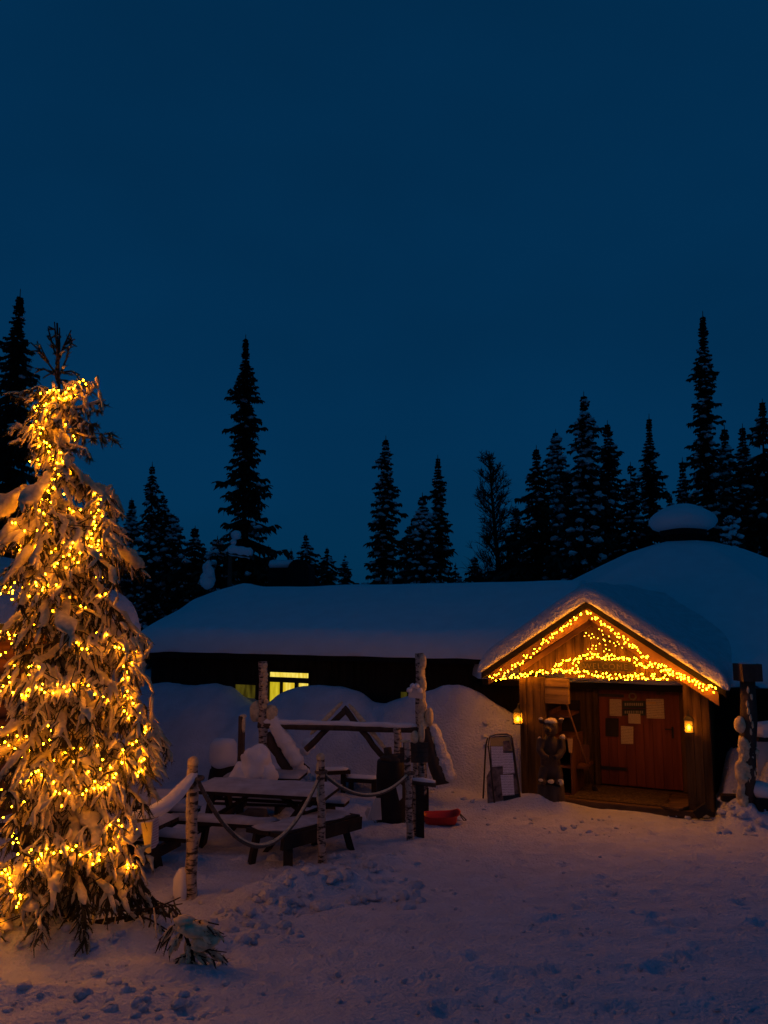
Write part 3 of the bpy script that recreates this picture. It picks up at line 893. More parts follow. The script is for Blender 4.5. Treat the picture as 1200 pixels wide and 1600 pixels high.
mb.add(V, F)
mb.abox(m0, m1, 12.482, DB - .122, .1155, .1165)
single(mb, 'door_mat', 'mat', 'worn brown mat on the porch floor in front of the door', 'mat')
# narrow sloping board at the right end of the threshold, with a dark brick-like block
mb = MB()
p = L(1055, 1272, 12.35)
mb.bar(W(A(1040, 12.35), 12.28, .15), W(A(1072, 12.7), 12.85, .16), .28, .03)
single(mb, 'threshold_board', 'deck', 'loose board lying beside the mat at the right of the threshold', 'board')
mb = MB(); c_ = W(A(1088, 12.2), 12.22, .17); mb.box(c_, (.20, .12, .12), m=Matrix.Rotation(R(-26), 3, 'Z') @ Matrix.Rotation(R(-38), 3, 'Y'))
mb.box(c_ + Vector((.10, .02, -.03)), (.14, .1, .07), m=Matrix.Rotation(R(10), 3, 'Z') @ Matrix.Rotation(R(25), 3, 'Y'))
single(mb, 'scrap_wood', 'darkwood', 'dark tilted wood offcuts at the foot of the right porch corner', 'wood scrap')
# ================================================================== ROPE FENCE
def fence_post(base_px, base_py, top_px, top_py, r, label, cap=True, name='fence_post', mat='birch', lean_y=0.0):
    g = on_ground(base_px, base_py)
    t = P(top_px, top_py, g.y + lean_y)
    o = thing(name, label, 'post', tuple(g), 0, 'birch posts of the rope fence')
    mb = MB(); n = 9
    pts = [g + Vector((0, 0, -.15))] + [g.lerp(t, k / (n - 1)) + Vector((.006 * math.sin(k * 1.9 + base_px), .006 * math.cos(k * 2.3), 0)) for k in range(n)]
    mb.tube(pts, [r * 1.12] + [r * (1.1 - .2 * k / (n - 1)) * random.uniform(.96, 1.04) for k in range(n)], 14)
    po = mb.build('pole', mat, o, smooth=True)
    if cap:
        mb = MB(); mb.blob(t + Vector((0, 0, .0)), (r * 1.05, r * 1.05, r * 1.15), 12, 8, noise=.15, zmin=-.35)
        # thin rime down the left side
        for k in range(7):
            f = .62 + .05 * k
            q = g.lerp(t, f)
            mb.blob(q + Vector((-r * .62, -r * .5, 0)), (r * .45, r * .45, .055), 8, 6, noise=.3, seed=k)
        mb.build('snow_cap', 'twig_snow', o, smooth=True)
    return o, g, t
post1, g1, t1 = fence_post(298, 1402, 302, 1192, .052, 'thick birch fence post nearest the lit tree with snow packed at its foot')
post2, g2, t2 = fence_post(503, 1351, 501, 1184, .046, 'birch fence post standing in front of the picnic table bench corner')
post3, g3, t3 = fence_post(641, 1312, 636, 1160, .045, 'dark birch fence post beside the black barrel, right end of the rope', cap=False)
mb = MB(); mb.blob(g1 + Vector((-.085, -.01, .09)), (.075, .08, .17), 12, 8, noise=.2, zmin=-.7)
mb.build('foot_snow', 'snow', post1, smooth=True)

def sag_rope(p0, p1, sag, r, label, snow=.8, knot=True, droop_pts=None):
    p0 = Vector(p0); p1 = Vector(p1); n = 26
    o = thing('rope', label, 'rope', tuple(p0), 0, 'ropes slung between the fence posts')
    pts = []
    for k in range(n + 1):
        f = k / n; q = p0.lerp(p1, f); q.z -= sag * 4 * f * (1 - f); pts.append(q)
    mb = MB(); mb.tube(pts, r, 8)
    for p in (p0, p1): mb.tube([p + Vector((.056 * math.cos(t), .056 * math.sin(t), 0)) for t in [2 * math.pi * k / 12 for k in range(13)]], r, 6)
    mb.build('strand', 'rope', o, smooth=True)
    mb = MB(); mb.tube([q + Vector((0, -.002, r * .75)) for q in pts[1:-1]], [r * snow * random.uniform(.85, 1.15) for _ in pts[1:-1]], 8)
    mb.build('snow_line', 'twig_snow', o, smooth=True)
    return o
a1 = P(304, 1216, g1.y); a2 = P(502, 1206, g2.y); a3 = P(640, 1208, g3.y)
sag_rope(a1 + Vector((.02, 0, 0)), a2, P(395, 1322, (g1.y + g2.y) / 2).z * -1 + (a1.z + a2.z) / 2, .020, 'long sagging rope between the two nearer birch posts, before the picnic table')
sag_rope(a2, a3, (a2.z + a3.z) / 2 - P(578, 1243, (g2.y + g3.y) / 2).z, .018, 'shorter frosty rope running to the post by the black barrel')
# thick snow-loaded rope from the first post into the tree
o = thing('snowy_rope', 'rope buried in a thick roll of snow, from the first post to the lit tree', 'rope', tuple(a1))
r_end = P(205, 1283, g1.y - .9)
pts = [a1.lerp(r_end, k / 10) - Vector((0, 0, .10 * math.sin(math.pi * k / 10))) for k in range(11)]
mb = MB(); mb.tube(pts, .020, 8); mb.build('strand', 'rope', o, smooth=True)
mb = MB(); mb.tube([q + Vector((0, 0, .042)) for q in pts], [.030, .046, .052, .060, .056, .062, .058, .052, .045, .04, .02], 12, jit=.06); mb.build('snow_roll', 'snow', o, smooth=True)

# sheets hung on the ropes
def hung_sheet(pts_front, pts_side, Y, label, mat_f, mat_s, name='hanging_notice', bend=.05):
    """a folded laminated sheet: two faces meeting in a fold"""
    c = P(pts_front[0][0], pts_front[0][1], Y)
    o = thing(name, label, 'notice', tuple(c), 0, 'laminated notices hung on the rope fence')
    mb = MB()
    V = [P(px, py, Y + dy) for (px, py, dy) in pts_front]; V2 = [v + Vector((.004, .006, 0)) for v in V]; n = len(V)
    mb.add(V + V2, [tuple(range(n)), tuple(range(2 * n - 1, n - 1, -1))] + [(k, k + n, (k + 1) % n + n, (k + 1) % n) for k in range(n)])
    mb.build('front_fold', mat_f, o)
    if pts_side:
        mb = MB(); V = [P(px, py, Y + dy) for (px, py, dy) in pts_side]; V2 = [v + Vector((-.001, .006, 0)) for v in V]; n = len(V)
        mb.add(V + V2, [tuple(range(n)), tuple(range(2 * n - 1, n - 1, -1))] + [(k, k + n, (k + 1) % n + n, (k + 1) % n) for k in range(n)])
        mb.build('side_fold', mat_s, o)
    mb = MB(); q = P(pts_front[0][0] + 6, pts_front[0][1] - 1, Y); mb.tube([q, q + Vector((0, .01, .05))], .004, 5); mb.build('tie', 'rope', o)
    return o
hung_sheet([(220, 1286, .16), (238.5, 1284, .0), (235, 1332, .0), (231, 1334, .04), (227, 1331, .09)],
           [(239, 1283, .0), (248, 1275, .10), (247.5, 1317, .10), (243, 1324, .06), (236, 1327, .01)], g1.y - 1.25,
           'folded pointed sheet glowing orange beside the lit tree, back half printed red', 'sheet_plastic', 'paper_red')
hung_sheet([(574, 1282, 0), (580, 1262, 0), (586, 1247, 0), (594, 1247, 0), (596, 1281, .0)], [(570, 1270, .08), (574, 1262, .08), (579, 1262, .01), (573.5, 1281, .01)], g3.y + .35,
           'pale wedge-shaped sheet hanging low, left of the black barrel', 'plastic', 'plastic')
hung_sheet([(619, 1230, 0), (623, 1222, 0), (628, 1228, 0), (628, 1247, 0), (624, 1251, 0)], None, g3.y - .02,
           'small narrow pale tag dangling from the rope in front of the barrel', 'plastic', 'plastic')

# ================================================================== PICNIC TABLES
def picnic_table(c, rz, label, ln=1.72, wt=.72, hb=.36, ht=.62, bench_y=.62, sn=.045, near=None):
    o = thing('picnic_table', label, 'picnic table', tuple(c), rz, 'snow-topped picnic tables by the rope')
    m = ROOTM[o.name]; T = lambda x, y, z: m @ Vector((x, y, z))
    def planks(y0, y1, z, n, nm, xr=None):
        mb = MB(); xa, xb = xr or (-ln / 2, ln / 2)
        for k in range(n):
            ya = y0 + (y1 - y0) * k / n + .006; yb = y0 + (y1 - y0) * (k + 1) / n - .006
            mb.bar(T(xa, (ya + yb) / 2, z), T(xb, (ya + yb) / 2, z), yb - ya, .045)
        return mb.build(nm, 'darkwood', o)
    def snowpad(y0, y1, z, par, xr=None):
        xa, xb = xr or (-ln / 2, ln / 2)
        mb = MB(); us = [xa - .01 + (xb - xa + .02) * k / 26 for k in range(27)]; vs = [y0 - .01 + (y1 - y0 + .02) * k / 8 for k in range(9)]
        def top(u, v):
            d = min(u - xa + .012, xb + .012 - u, v - y0 + .012, y1 + .012 - v)
            return z + .0225 + sn * (1 - math.exp(-d / .02)) * (1 + .35 * mnoise.noise(Vector((u * 4, v * 4, z * 5 + c[0]))))
        nu, nv = 27, 9
        V = [T(u, v, top(u, v)) for v in vs for u in us] + [T(u, v, z + .0228) for v in vs for u in us]; k0 = nu * nv
        F = [(j * nu + i, j * nu + i + 1, (j + 1) * nu + i + 1, (j + 1) * nu + i) for j in range(nv - 1) for i in range(nu - 1)]
        for i in range(nu - 1):
            F.append((i, k0 + i, k0 + i + 1, i + 1)); q = (nv - 1) * nu + i; F.append((q, q + 1, k0 + q + 1, k0 + q))
        for j in range(nv - 1):
            q = j * nu; F.append((q, q + nu, k0 + q + nu, k0 + q)); q = j * nu + nu - 1; F.append((q, k0 + q, k0 + q + nu, q + nu))
        mb.add(V, F); mb.build('snow', 'thin_snow', par, smooth=True)
    tp = planks(-wt / 2, wt / 2, ht, 5, 'tabletop'); snowpad(-wt / 2, wt / 2, ht, tp)
    for s in (-1, 1):
        xr = near if s < 0 else None
        b = planks(s * bench_y - .13, s * bench_y + .13, hb, 2, 'bench', xr); snowpad(s * bench_y - .13, s * bench_y + .13, hb, b, xr)
    for sx in (-1, 1):
        x = sx * (ln / 2 - .26)
        for sy in (-1, 1):
            mb = MB()
            x_ = x if not (near and sy < 0 and sx > 0) else .10
            mb.bar(T(x, sy * .20, ht - .02), T(x_, sy * .50, -.12), .05, .11, up=m.to_3x3() @ Vector((0, 1, 0))); mb.build('leg', 'darkwood', o)
        mb = MB(); mb.bar(T((x if not (near and sx > 0) else .15) + .05, -bench_y - .12, hb - .075), T(x + .05, bench_y + .12, hb - .075), .045, .11); mb.build('cross_rail', 'darkwood', o)
        mb = MB(); mb.bar(T(x + .05, -wt / 2 + .02, ht - .065), T(x + .05, wt / 2 - .02, ht - .065), .045, .08); mb.build('top_rail', 'darkwood', o)
        mb = MB(); mb.bar(T(x - sx * .03, 0, hb - .06), T(x - sx * .48, 0, ht - .03), .045, .08, up=m.to_3x3() @ Vector((0, 1, 0))); mb.build('brace', 'darkwood', o)
    return o
def at_px(px, py, z):
    """point of height z above the ground that shows at px,py"""
    r = ray(px, py); lo, hi = 2., 40.
    for _ in range(40):
        y = (lo + hi) / 2; t = y / r[1]
        if CAMZ + r[2] * t > gz(r[0] * t, y) + z: lo = y
        else: hi = y
    t = lo / r[1]
    return Vector((r[0] * t, lo, 0))
c = (at_px(316, 1232, .64) + at_px(534, 1241, .64)) / 2; c.z = gz(c.x, c.y)
TB = c.copy()
picnic_table(c + Vector((-.10, .30, -.02)), R(-13), 'nearest full picnic table, behind the long sagging rope', ln=1.78, near=(-1.0, .36))
c2 = at_px(232, 1272, .62); c2.z = gz(c2.x, c2.y)
picnic_table(c2 + Vector((-.66, .12, -.10)), R(-16), 'picnic table half hidden behind the lit tree, ending at the first post', ln=1.7)
c3 = at_px(210, 1236, .72); c3.z = gz(c3.x, c3.y)
picnic_table(c3 + Vector((-.35, .1, 0)), R(-10), 'farther picnic table whose end shows between lit tree and first post', ln=1.7)
c4 = at_px(412, 1206, .55); c4.z = gz(c4.x, c4.y) - .18
picnic_table(c4 + Vector((0, .3, 0)), R(-8), 'sunken far picnic table under the snow mound with a short post', ln=1.15, wt=.6)

# low bench at the right end of the near table
p0 = at_px(433, 1303, .36); p1 = at_px(556, 1272, .36); p0.z = gz(p0.x, p0.y) + .34; p1.z = gz(p1.x, p1.y) + .34
bc = (p0 + p1) / 2
o = thing('plank_bench', 'snowy low bench set across the right end of the near picnic table', 'bench', (bc.x, bc.y, bc.z - .34), math.atan2((p1 - p0).y, (p1 - p0).x))
side = Vector((-(p1 - p0).y, (p1 - p0).x, 0)).normalized()
mb = MB()
for k in (0.02, .20, .36):
    mb.bar(p0 + side * k, p1 + side * k, .16, .045)
seat = mb.build('seat', 'darkwood', o)
mb = MB(); mb.bar(p0 - side * .07 - Vector((0, 0, .07)), p1 - side * .07 - Vector((0, 0, .07)), .045, .14); mb.build('apron', 'darkwood', o)
mb = MB(); pp = [p0.lerp(p1, k / 16) + side * (.19 + .02 * math.sin(k)) + Vector((0, 0, .03)) for k in range(17)]
mb.tube(pp, [.05] + [.22 + .012 * math.sin(k * 1.3) for k in range(15)] + [.06], 14, flat=.11); mb.build('snow', 'thin_snow', seat, smooth=True)
for f, sp in ((.10, -.08), (.80, .10)):
    q = p0.lerp(p1, f)
    mb = MB(); mb.bar(q - side * .03 - Vector((0, 0, .05)), q - side * (.10) + (p1 - p0).normalized() * sp - Vector((0, 0, .44)), .10, .06); mb.build('leg', 'darkwood', o)
    mb = MB(); mb.bar(q + side * .40 - Vector((0, 0, .02)), q + side * .45 + (p1 - p0).normalized() * sp - Vector((0, 0, .52)), .10, .06); mb.build('leg', 'darkwood', o)
# far plank bench between the frame legs
for (x0, y0, x1, y1, h, lb) in ((500, 1206, 543, 1204, .34, 'short dark plank bench left under the beam of the log frame'), (541, 1216, 592, 1219, .22, 'low dark plank bench just left of the black barrel')):
    q0 = at_px(x0, y0, h); q1 = at_px(x1, y1, h); q0.z = gz(q0.x, q0.y) + h; q1.z = gz(q1.x, q1.y) + h
    m_ = (q0 + q1) / 2
    o = thing('plank_bench', lb, 'bench', (m_.x, m_.y, gz(m_.x, m_.y)))
    mb = MB(); mb.bar(q0, q1, .30, .06); s_ = mb.build('seat', 'darkwood', o)
    mb = MB(); mb.tube([q0.lerp(q1, k / 8) + Vector((0, 0, .035)) for k in range(9)], [.05] + [.14] * 7 + [.05], 10, flat=.2); mb.build('snow', 'snow', s_, smooth=True)
    for f in (.15, .85):
        mb = MB(); q = q0.lerp(q1, f); mb.box(q - Vector((0, 0, h / 2 + .06)), (.08, .24, h + .1)); mb.build('leg', 'darkwood', o)

# ================================================================== BIG LOG FRAME (posts, beam, rafters) in front of the drift
YF = 12.55
o = thing('log_trestle', 'tall birch log frame with a cross beam and snowy slanted struts', 'log frame', tuple(P(535, 1225, YF)))
zg = gz(-1, YF)
def logpart(nm, p0, p1, r, mat='birch', r2=None, seg=12):
    mb = MB(); n = 8; p0 = Vector(p0); p1 = Vector(p1)
    mb.tube([p0.lerp(p1, k / n) + Vector((.008 * math.sin(k * 2.1), 0, .006 * math.cos(k * 1.7))) for k in range(n + 1)], [(r + ((r2 or r) - r) * k / n) * random.uniform(.95, 1.05) for k in range(n + 1)], seg)
    return mb.build(nm, mat, o, smooth=True)
def pixdown(px, py, Y):  # straight down to the ground
    q = P(px, py, Y); return Vector((q.x, q.y, gz(q.x, q.y) - .15))
pl = logpart('post', pixdown(413, 1150, YF), P(411, 1034, YF), .082, r2=.07)
pr = logpart('post', pixdown(659, 1150, YF), P(656, 1021, YF), .088, r2=.075)
bm = logpart('beam', P(403, 1133, YF - .02), P(676, 1141, YF - .02), .052, 'greywood')
mb = MB(); n = 30
mb.tube([P(404, 1133, YF - .02).lerp(P(652, 1140, YF - .02), k / n) + Vector((0, 0, .052 + .006 * math.sin(k * .9))) for k in range(n + 1)], [.03] + [.048 * random.uniform(.9, 1.1) for _ in range(n - 1)] + [.03], 10); mb.build('snow', 'snow', bm, smooth=True)
# rafters of the A behind the beam
s1 = logpart('strut', P(543, 1106, YF + .1), P(478, 1172, YF + .02), .048, 'greywood'); s2 = logpart('strut', P(537, 1106, YF + .1), P(612, 1200, YF), .048, 'greywood')
for (st, q0, q1, off, rr) in ((s1, (537, 1101), (487, 1152), Vector((-.02, -.01, .045)), .034), (s2, (542, 1104), (608, 1185), Vector((.03, -.01, .04)), .036)):
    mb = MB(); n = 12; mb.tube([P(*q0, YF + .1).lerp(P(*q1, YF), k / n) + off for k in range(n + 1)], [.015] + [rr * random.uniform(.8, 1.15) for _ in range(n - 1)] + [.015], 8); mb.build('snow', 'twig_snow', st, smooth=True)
# slanted logs with thick snow backs
lg1 = logpart('slanted_log', P(416, 1148, YF + .05), P(455, 1212, YF - .1), .075, 'greywood')
mb = MB(); n = 12; mb.rough_tube([P(422, 1118, YF + .05).lerp(P(468, 1196, YF - .1), k / n) for k in range(n + 1)], [.05] + [.115 * random.uniform(.9, 1.1) for _ in range(n - 1)] + [.07], 14, .25); mb.build('snow', 'snow', lg1, smooth=True)
lg2 = logpart('slanted_log', P(664, 1138, YF), P(691, 1226, YF - .2), .10, 'greywood', r2=.12)
mb = MB(); n = 12; mb.rough_tube([P(675, 1132, YF).lerp(P(704, 1222, YF - .2), k / n) for k in range(n + 1)], [.05] + [(.095 + .02 * k / n) * random.uniform(.9, 1.1) for k in range(1, n)] + [.06], 14, .35); mb.build('snow', 'crust_snow', lg2, smooth=True)
sh_ = logpart('short_post', pixdown(622, 1160, YF - .25), P(621, 1138, YF - .25), .058)
# snow stuck to the tall posts
mb = MB()
mb.rough_tube([P(659.5 + 1.5 * math.sin(k * 2), 1024 + k * 11, YF - .055) for k in range(12)], [.035, .05, .055, .045, .06, .05, .055, .06, .05, .06, .065, .05], 12, .5)
mb.blob(P(671, 1120, YF - .05), (.07, .09, .14), 12, 8, noise=.15); mb.blob(P(676, 1160, YF - .06), (.075, .08, .17), 12, 8, noise=.2)
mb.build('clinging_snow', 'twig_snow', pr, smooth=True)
mb = MB()
for k in range(10):
    mb.blob(P(414 + random.uniform(-2, 2), 1040 + k * 7, YF - .06), (.05 * random.uniform(.6, 1.1), .035, .045), 8, 6, noise=.35, seed=k)
for (px, py, a_) in ((400, 1112, .13), (424, 1115, .12)): mb.blob(P(px, py, YF + .02), (.10, .10, a_ * 1.2), 12, 8, noise=.2, seed=px)
mb.build('clinging_snow', 'twig_snow', pl, smooth=True)

# carved pale shield hung high on the right frame post
mb = MB(); c = P(650, 1078, YF - .12)
V = []
pf = [(638, 1090), (638, 1080), (642, 1073), (648, 1070), (653, 1073), (660, 1083), (661, 1092)]
mb.add([P(px, py, YF - .11) for px, py in pf] + [P(px, py, YF - .07) for px, py in pf], [tuple(range(6, -1, -1)), tuple(range(7, 14))] + [(k, (k + 1) % 7, (k + 1) % 7 + 7, k + 7) for k in range(7)])
ob = thing('marker_board', 'small rounded pale marker board high on the right log post', 'board', tuple(c))
bd = mb.build('board', 'plastic', ob)
mb = MB()
for k, (px, py) in enumerate(((640, 1078), (645, 1072), (651, 1072), (656, 1079))): mb.blob(P(px, py, YF - .10), (.05, .05, .045), 9, 6, noise=.2, seed=k)
mb.build('snow', 'snow', bd, smooth=True)

# square signboard with snow on a stub, shelf and stubs by the third post
YS = g3.y + .25
o = thing('signboard', 'dark square signboard topped with snow knobs on the third fence post', 'sign', tuple(P(646, 1190, YS)))
mb = MB()
for k in range(4):
    za = P(646, 1160 + 8 * k, YS).z; zb = P(646, 1167.4 + 8 * k, YS).z
    x0 = P(625 if k else 630, 1170, YS).x; x1 = P(669, 1170, YS).x
    mb.box(((x0 + x1) / 2, YS, (za + zb) / 2), (x1 - x0, .035, za - zb))
bd = mb.build('board', 'greywood', o)
mb = MB()
mb.blob(P(648, 1152, YS), (.055, .055, .085), 12, 8, noise=.15, zmin=-.8); mb.blob(P(659, 1147, YS + .03), (.045, .045, .13), 12, 8, noise=.15, zmin=-.8); mb.blob(P(633, 1158, YS), (.07, .04, .02), 10, 6)
mb.build('snow', 'twig_snow', bd, smooth=True)
mb = MB(); p_ = P(649, 1190, YS + .04); mb.tube([p_, Vector((p_.x, p_.y, gz(p_.x, p_.y) - .1))], .035, 10)
p_ = P(659, 1190, YS + .1); mb.tube([p_, Vector((p_.x + .02, p_.y, p_.z - .42))], .045, 10); mb.build('stake', 'birch', o, smooth=True)
o = thing('log_shelf', 'short half-log shelf with snow jutting right from under the signboard', 'shelf', tuple(P(660, 1222, YS - .1)))
mb = MB(); mb.tube([P(644, 1222, YS - .1), P(681, 1226, YS - .1)], .035, 10); lgp = mb.build('half_log', 'greywood', o, smooth=True)
mb = MB(); mb.tube([P(645, 1218.5, YS - .1), P(660, 1219, YS - .1), P(680, 1222.5, YS - .1)], [.025, .035, .025], 10); mb.build('snow', 'snow', lgp, smooth=True)
mb = MB(); q = P(656, 1226, YS - .1); mb.bar(q, Vector((q.x, q.y, gz(q.x, q.y) - .05)), .12, .10); mb.build('support', 'darkwood', o)

# black barrel with frozen greenery at its foot
bp = on_ground(611, 1284)
o = thing('barrel', 'dark upright barrel with a lumpy top behind the short rope', 'barrel', tuple(bp))
mb = MB(); mb.lathe(bp, [(.185, -.05), (.20, .06), (.205, .10), (.20, .12), (.205, .3), (.21, .34), (.205, .37), (.205, .58), (.21, .62), (.205, .65), (.195, .82), (.18, .84)], 28)
bb_ = mb.build('body', 'barrel', o, smooth=True)
mb = MB(); mb.blob(bp + Vector((.02, -.01, .85)), (.16, .15, .07), 14, 8, noise=.5); mb.tube([bp + Vector((-.03, 0, .84)), bp + Vector((-.05, .0, 1.0))], .06, 10)
mb.blob(bp + Vector((.11, -.05, .87)), (.08, .07, .06), 10, 7, noise=.5, seed=4); mb.build('filling', 'greywood', o, smooth=True)
mb = MB(); rs = random.Random(3)
for k in range(260):
    x = rs.uniform(586, 664); q = on_ground(x, rs.uniform(1278, 1289)); d = Vector((rs.uniform(-1, 1), rs.uniform(-.7, .4), rs.uniform(.05, .9))).normalized() * rs.uniform(.05, .13)
    s = d.cross(Vector((0, 0, 1))).normalized() * .012
    mb.add([q - s, q + s, q + d], [(0, 1, 2)])
sp_ = single(mb, 'spruce_cuttings', 'needles', 'green spruce cuttings strewn round the foot of the dark barrel', 'cuttings')
# dark crate behind the third post
cp = on_ground(656, 1278) + Vector((0, .15, 0))
o = thing('crate', 'dark wooden crate behind the third fence post, against the snow heap', 'crate', tuple(cp))
mb = MB()
for k in range(4): mb.box(cp + Vector((0, -.12, .06 + .10 * k)), (.26, .03, .094))
mb.build('front', 'darkwood', o)
mb = MB(); mb.box(cp + Vector((0, .02, .20)), (.25, .24, .40)); mb.build('body', 'darkwood', o)

# red sledge
sc_ = on_ground(688, 1288)
o = thing('sledge', 'red plastic sledge lying on the trodden snow', 'sledge', tuple(sc_), R(8))
m = ROOTM[o.name]; mb = MB()
Lr = [(-.30, .55), (-.27, .8), (-.18, 1), (.0, 1.04), (.16, 1), (.25, .85), (.30, .55)]
def sled_ring(k, inset, z):
    n = 28; r = []
    for i in range(n):
        an = 2 * math.pi * i / n; c_, s_ = math.cos(an), math.sin(an)
        x = .275 * (abs(c_) ** .55) * (1 if c_ > 0 else -1) - inset * c_; y = .19 * (abs(s_) ** .55) * (1 if s_ > 0 else -1) - inset * s_
        r.append(m @ Vector((x, y, z + .05 * max(0, c_) ** 3 * (z > .05) + .03 * max(0, -c_) ** 3 * (z > .05))))
    return r
rings = [sled_ring(0, .075, .012), sled_ring(0, .055, .05), sled_ring(0, .045, .085), sled_ring(0, .02, .125), sled_ring(0, .0, .135), sled_ring(0, .004, .122), sled_ring(0, .03, .115), sled_ring(0, .055, .07), sled_ring(0, .09, .03)]
V = [p for r_ in rings for p in r_]; n = 28
F = [(i * n + k, i * n + (k + 1) % n, (i + 1) * n + (k + 1) % n, (i + 1) * n + k) for i in range(len(rings) - 1) for k in range(n)] + [tuple(range(n - 1, -1, -1)), tuple((len(rings) - 1) * n + k for k in range(n))]
mb.add(V, F); mb.build('tub', 'red_plastic', o, smooth=True)
mb = MB(); mb.tube([m @ Vector((.26, -.05, .15)), m @ Vector((.36, -.03, .05)), m @ Vector((.34, .04, .03)), m @ Vector((.26, .05, .15))], .008, 6); mb.build('pull_cord', 'rope', o)

# ---- snow-capped stump box, short post, snowy sapling among the tables
YB = 11.5
sp = on_ground(348, 1226)
o = thing('wood_stump', 'broad dark stump under a tall cushion of snow, left of the short post', 'stump', tuple(sp))
mb = MB(); q = P(348, 1208, sp.y)
zt_ = P(348, 1192, sp.y).z - sp.z
mb.lathe(sp, [(.26, -.1), (.235, .08), (.215, zt_ * .5), (.205, zt_)], 18); mb.v = [tuple(Vector(p) + Vector((.02 * mnoise.noise(Vector(p) * 4), .02 * mnoise.noise(Vector(p) * 5), 0))) for p in mb.v]
st = mb.build('trunk', 'darkwood', o, smooth=True)
mb = MB(); zc_ = P(348, 1153, sp.y).z
mb.lathe(Vector((sp.x, sp.y, sp.z + zt_ - .02)), [(.17, -.03), (.215, -.01), (.24, .05), (.245, .13), (.225, (zc_ - sp.z - zt_) * .8), (.16, (zc_ - sp.z - zt_) * .97), (.01, zc_ - sp.z - zt_)], 24)
mb.v = [tuple(Vector(p) + Vector((.03 * mnoise.noise(Vector(p) * 4), 0, .07 * mnoise.noise(Vector(p) * 3.1)))) for p in mb.v]
mb.build('snow_cushion', 'snow', st, smooth=True)
pp = P(377, 1170, 11.75)
o = thing('short_post', 'short dark post sticking out of the snow mound, left of the log frame', 'post', (pp.x, pp.y, gz(pp.x, pp.y)))
mb = MB(); mb.tube([Vector((pp.x, pp.y, gz(pp.x, pp.y) - .1)), P(377, 1170, 11.75), P(378, 1119, 11.75)], [.055, .052, .05], 10); pk = mb.build('pole', 'greywood', o, smooth=True)
mb = MB(); mb.blob(P(380, 1119, 11.75), (.05, .05, .03), 10, 6); mb.blob(P(381, 1132, 11.7), (.03, .03, .12), 8, 6, noise=.2); mb.build('snow', 'twig_snow', pk, smooth=True)
o = thing('snow_mound_boulder', 'rounded boulder buried in snow behind the near picnic table', 'boulder', tuple(on_ground(398, 1236)))
q = P(398, 1205, 11.4); gb0 = gz(q.x, q.y)
mb = MB(); mb.blob((q.x, q.y, gz(q.x, q.y) - .06), (.27, .25, .22), 16, 10, noise=.3); rk = mb.build('rock', 'stone', o, smooth=True)
zt_ = P(398, 1165, 11.4).z
mb = MB(); mb.blob((q.x, q.y - .02, zt_ - .27), (.25, .24, .26), 28, 16, noise=.4, seed=3); mb.blob((q.x - .15, q.y - .08, zt_ - .42), (.17, .16, .20), 20, 12, noise=.4, seed=5); mb.blob((q.x + .16, q.y - .05, zt_ - .40), (.17, .16, .18), 20, 12, noise=.4, seed=8); mb.build('snow', 'snow', rk, smooth=True)

sg = on_ground(468, 1238)
o = thing('bent_sapling', 'bent young spruce smothered in snow lumps beneath the log beam', 'sapling', tuple(sg))
mb = MB(); s0 = Vector((sg.x, sg.y, sg.z - .1))
mb.tube([s0, P(464, 1200, sg.y), P(474, 1172, sg.y), P(484, 1155, sg.y)], [.03, .025, .018, .01], 8)
mb.tube([P(464, 1200, sg.y), P(452, 1190, sg.y)], [.015, .008], 6); mb.tube([P(470, 1190, sg.y), P(483, 1200, sg.y), P(487, 1220, sg.y)], [.02, .012, .006], 6)
stem = mb.build('trunk', 'bark', o, smooth=True)
mb = MB()
for (px, py, rx, rz_) in ((482, 1163, .115, .10), (476, 1172, .09, .09), (489, 1158, .06, .06), (466, 1192, .10, .15), (472, 1205, .10, .12), (480, 1210, .06, .10), (486, 1218, .05, .08), (459, 1186, .05, .05)):
    mb.blob(P(px, py, sg.y - .02), (rx, .09, rz_), 14, 10, noise=.25, seed=px)
mb.build('snow', 'snow', o, smooth=True)

# ================================================================== A-BOARD with papers beside the entrance
YA = 12.15
ap0 = [(760, 1163), (764, 1151), (772, 1148), (794, 1147), (799, 1150), (801, 1163), (806, 1200), (813, 1240), (815, 1261)]
gA = on_ground(788, 1266)
YA = gA.y
o = thing('pavement_sign', 'metal-framed A-board with posters and three menu papers beside the entrance', 'sign', tuple(gA))
back = .16
def PA(px, py, d=0.0):   # the front panel leans back: higher points lie farther away
    return P(px, py, YA + .38 * (1262 - py) / 115 * .55 + d)
mb = MB()
fr = [(774, 1266), (771, 1240), (766, 1190), (763, 1165), (765, 1152), (773, 1148), (792, 1147), (799, 1150), (801, 1160), (806, 1200), (811, 1235), (815, 1258)]
mb.tube([PA(px, py) for px, py in fr], .011, 8)
mb.tube([PA(772, 1256), PA(808, 1252)], .010, 6)
mb.build('frame', 'carved', o, smooth=True)
mb = MB(); fr2 = [(755, 1247), (757, 1205), (759, 1165), (762, 1153)]
mb.tube([P(px, py, YA + .21 + .32 * (1247 - py) / 95 * -.02 + .35) if py > 1240 else P(px, py, YA + .21 + .2 * (py - 1150) / 95) for px, py in fr2], .013, 8)
mb.tube([P(812, 1240, YA + .5), P(800, 1153, YA + .22)], .013, 8); mb.build('rear_leg', 'iron', o, smooth=True)
mb = MB()
pn = [(766, 1153), (773, 1150), (793, 1149), (798, 1152), (801, 1168), (806, 1203), (811, 1237), (814, 1256), (775, 1262), (762, 1257), (760, 1214), (764, 1206), (768, 1200), (766, 1180)]
V = [PA(px, py, .012) for px, py in pn] + [PA(px, py, .022) for px, py in pn]; n = len(pn)
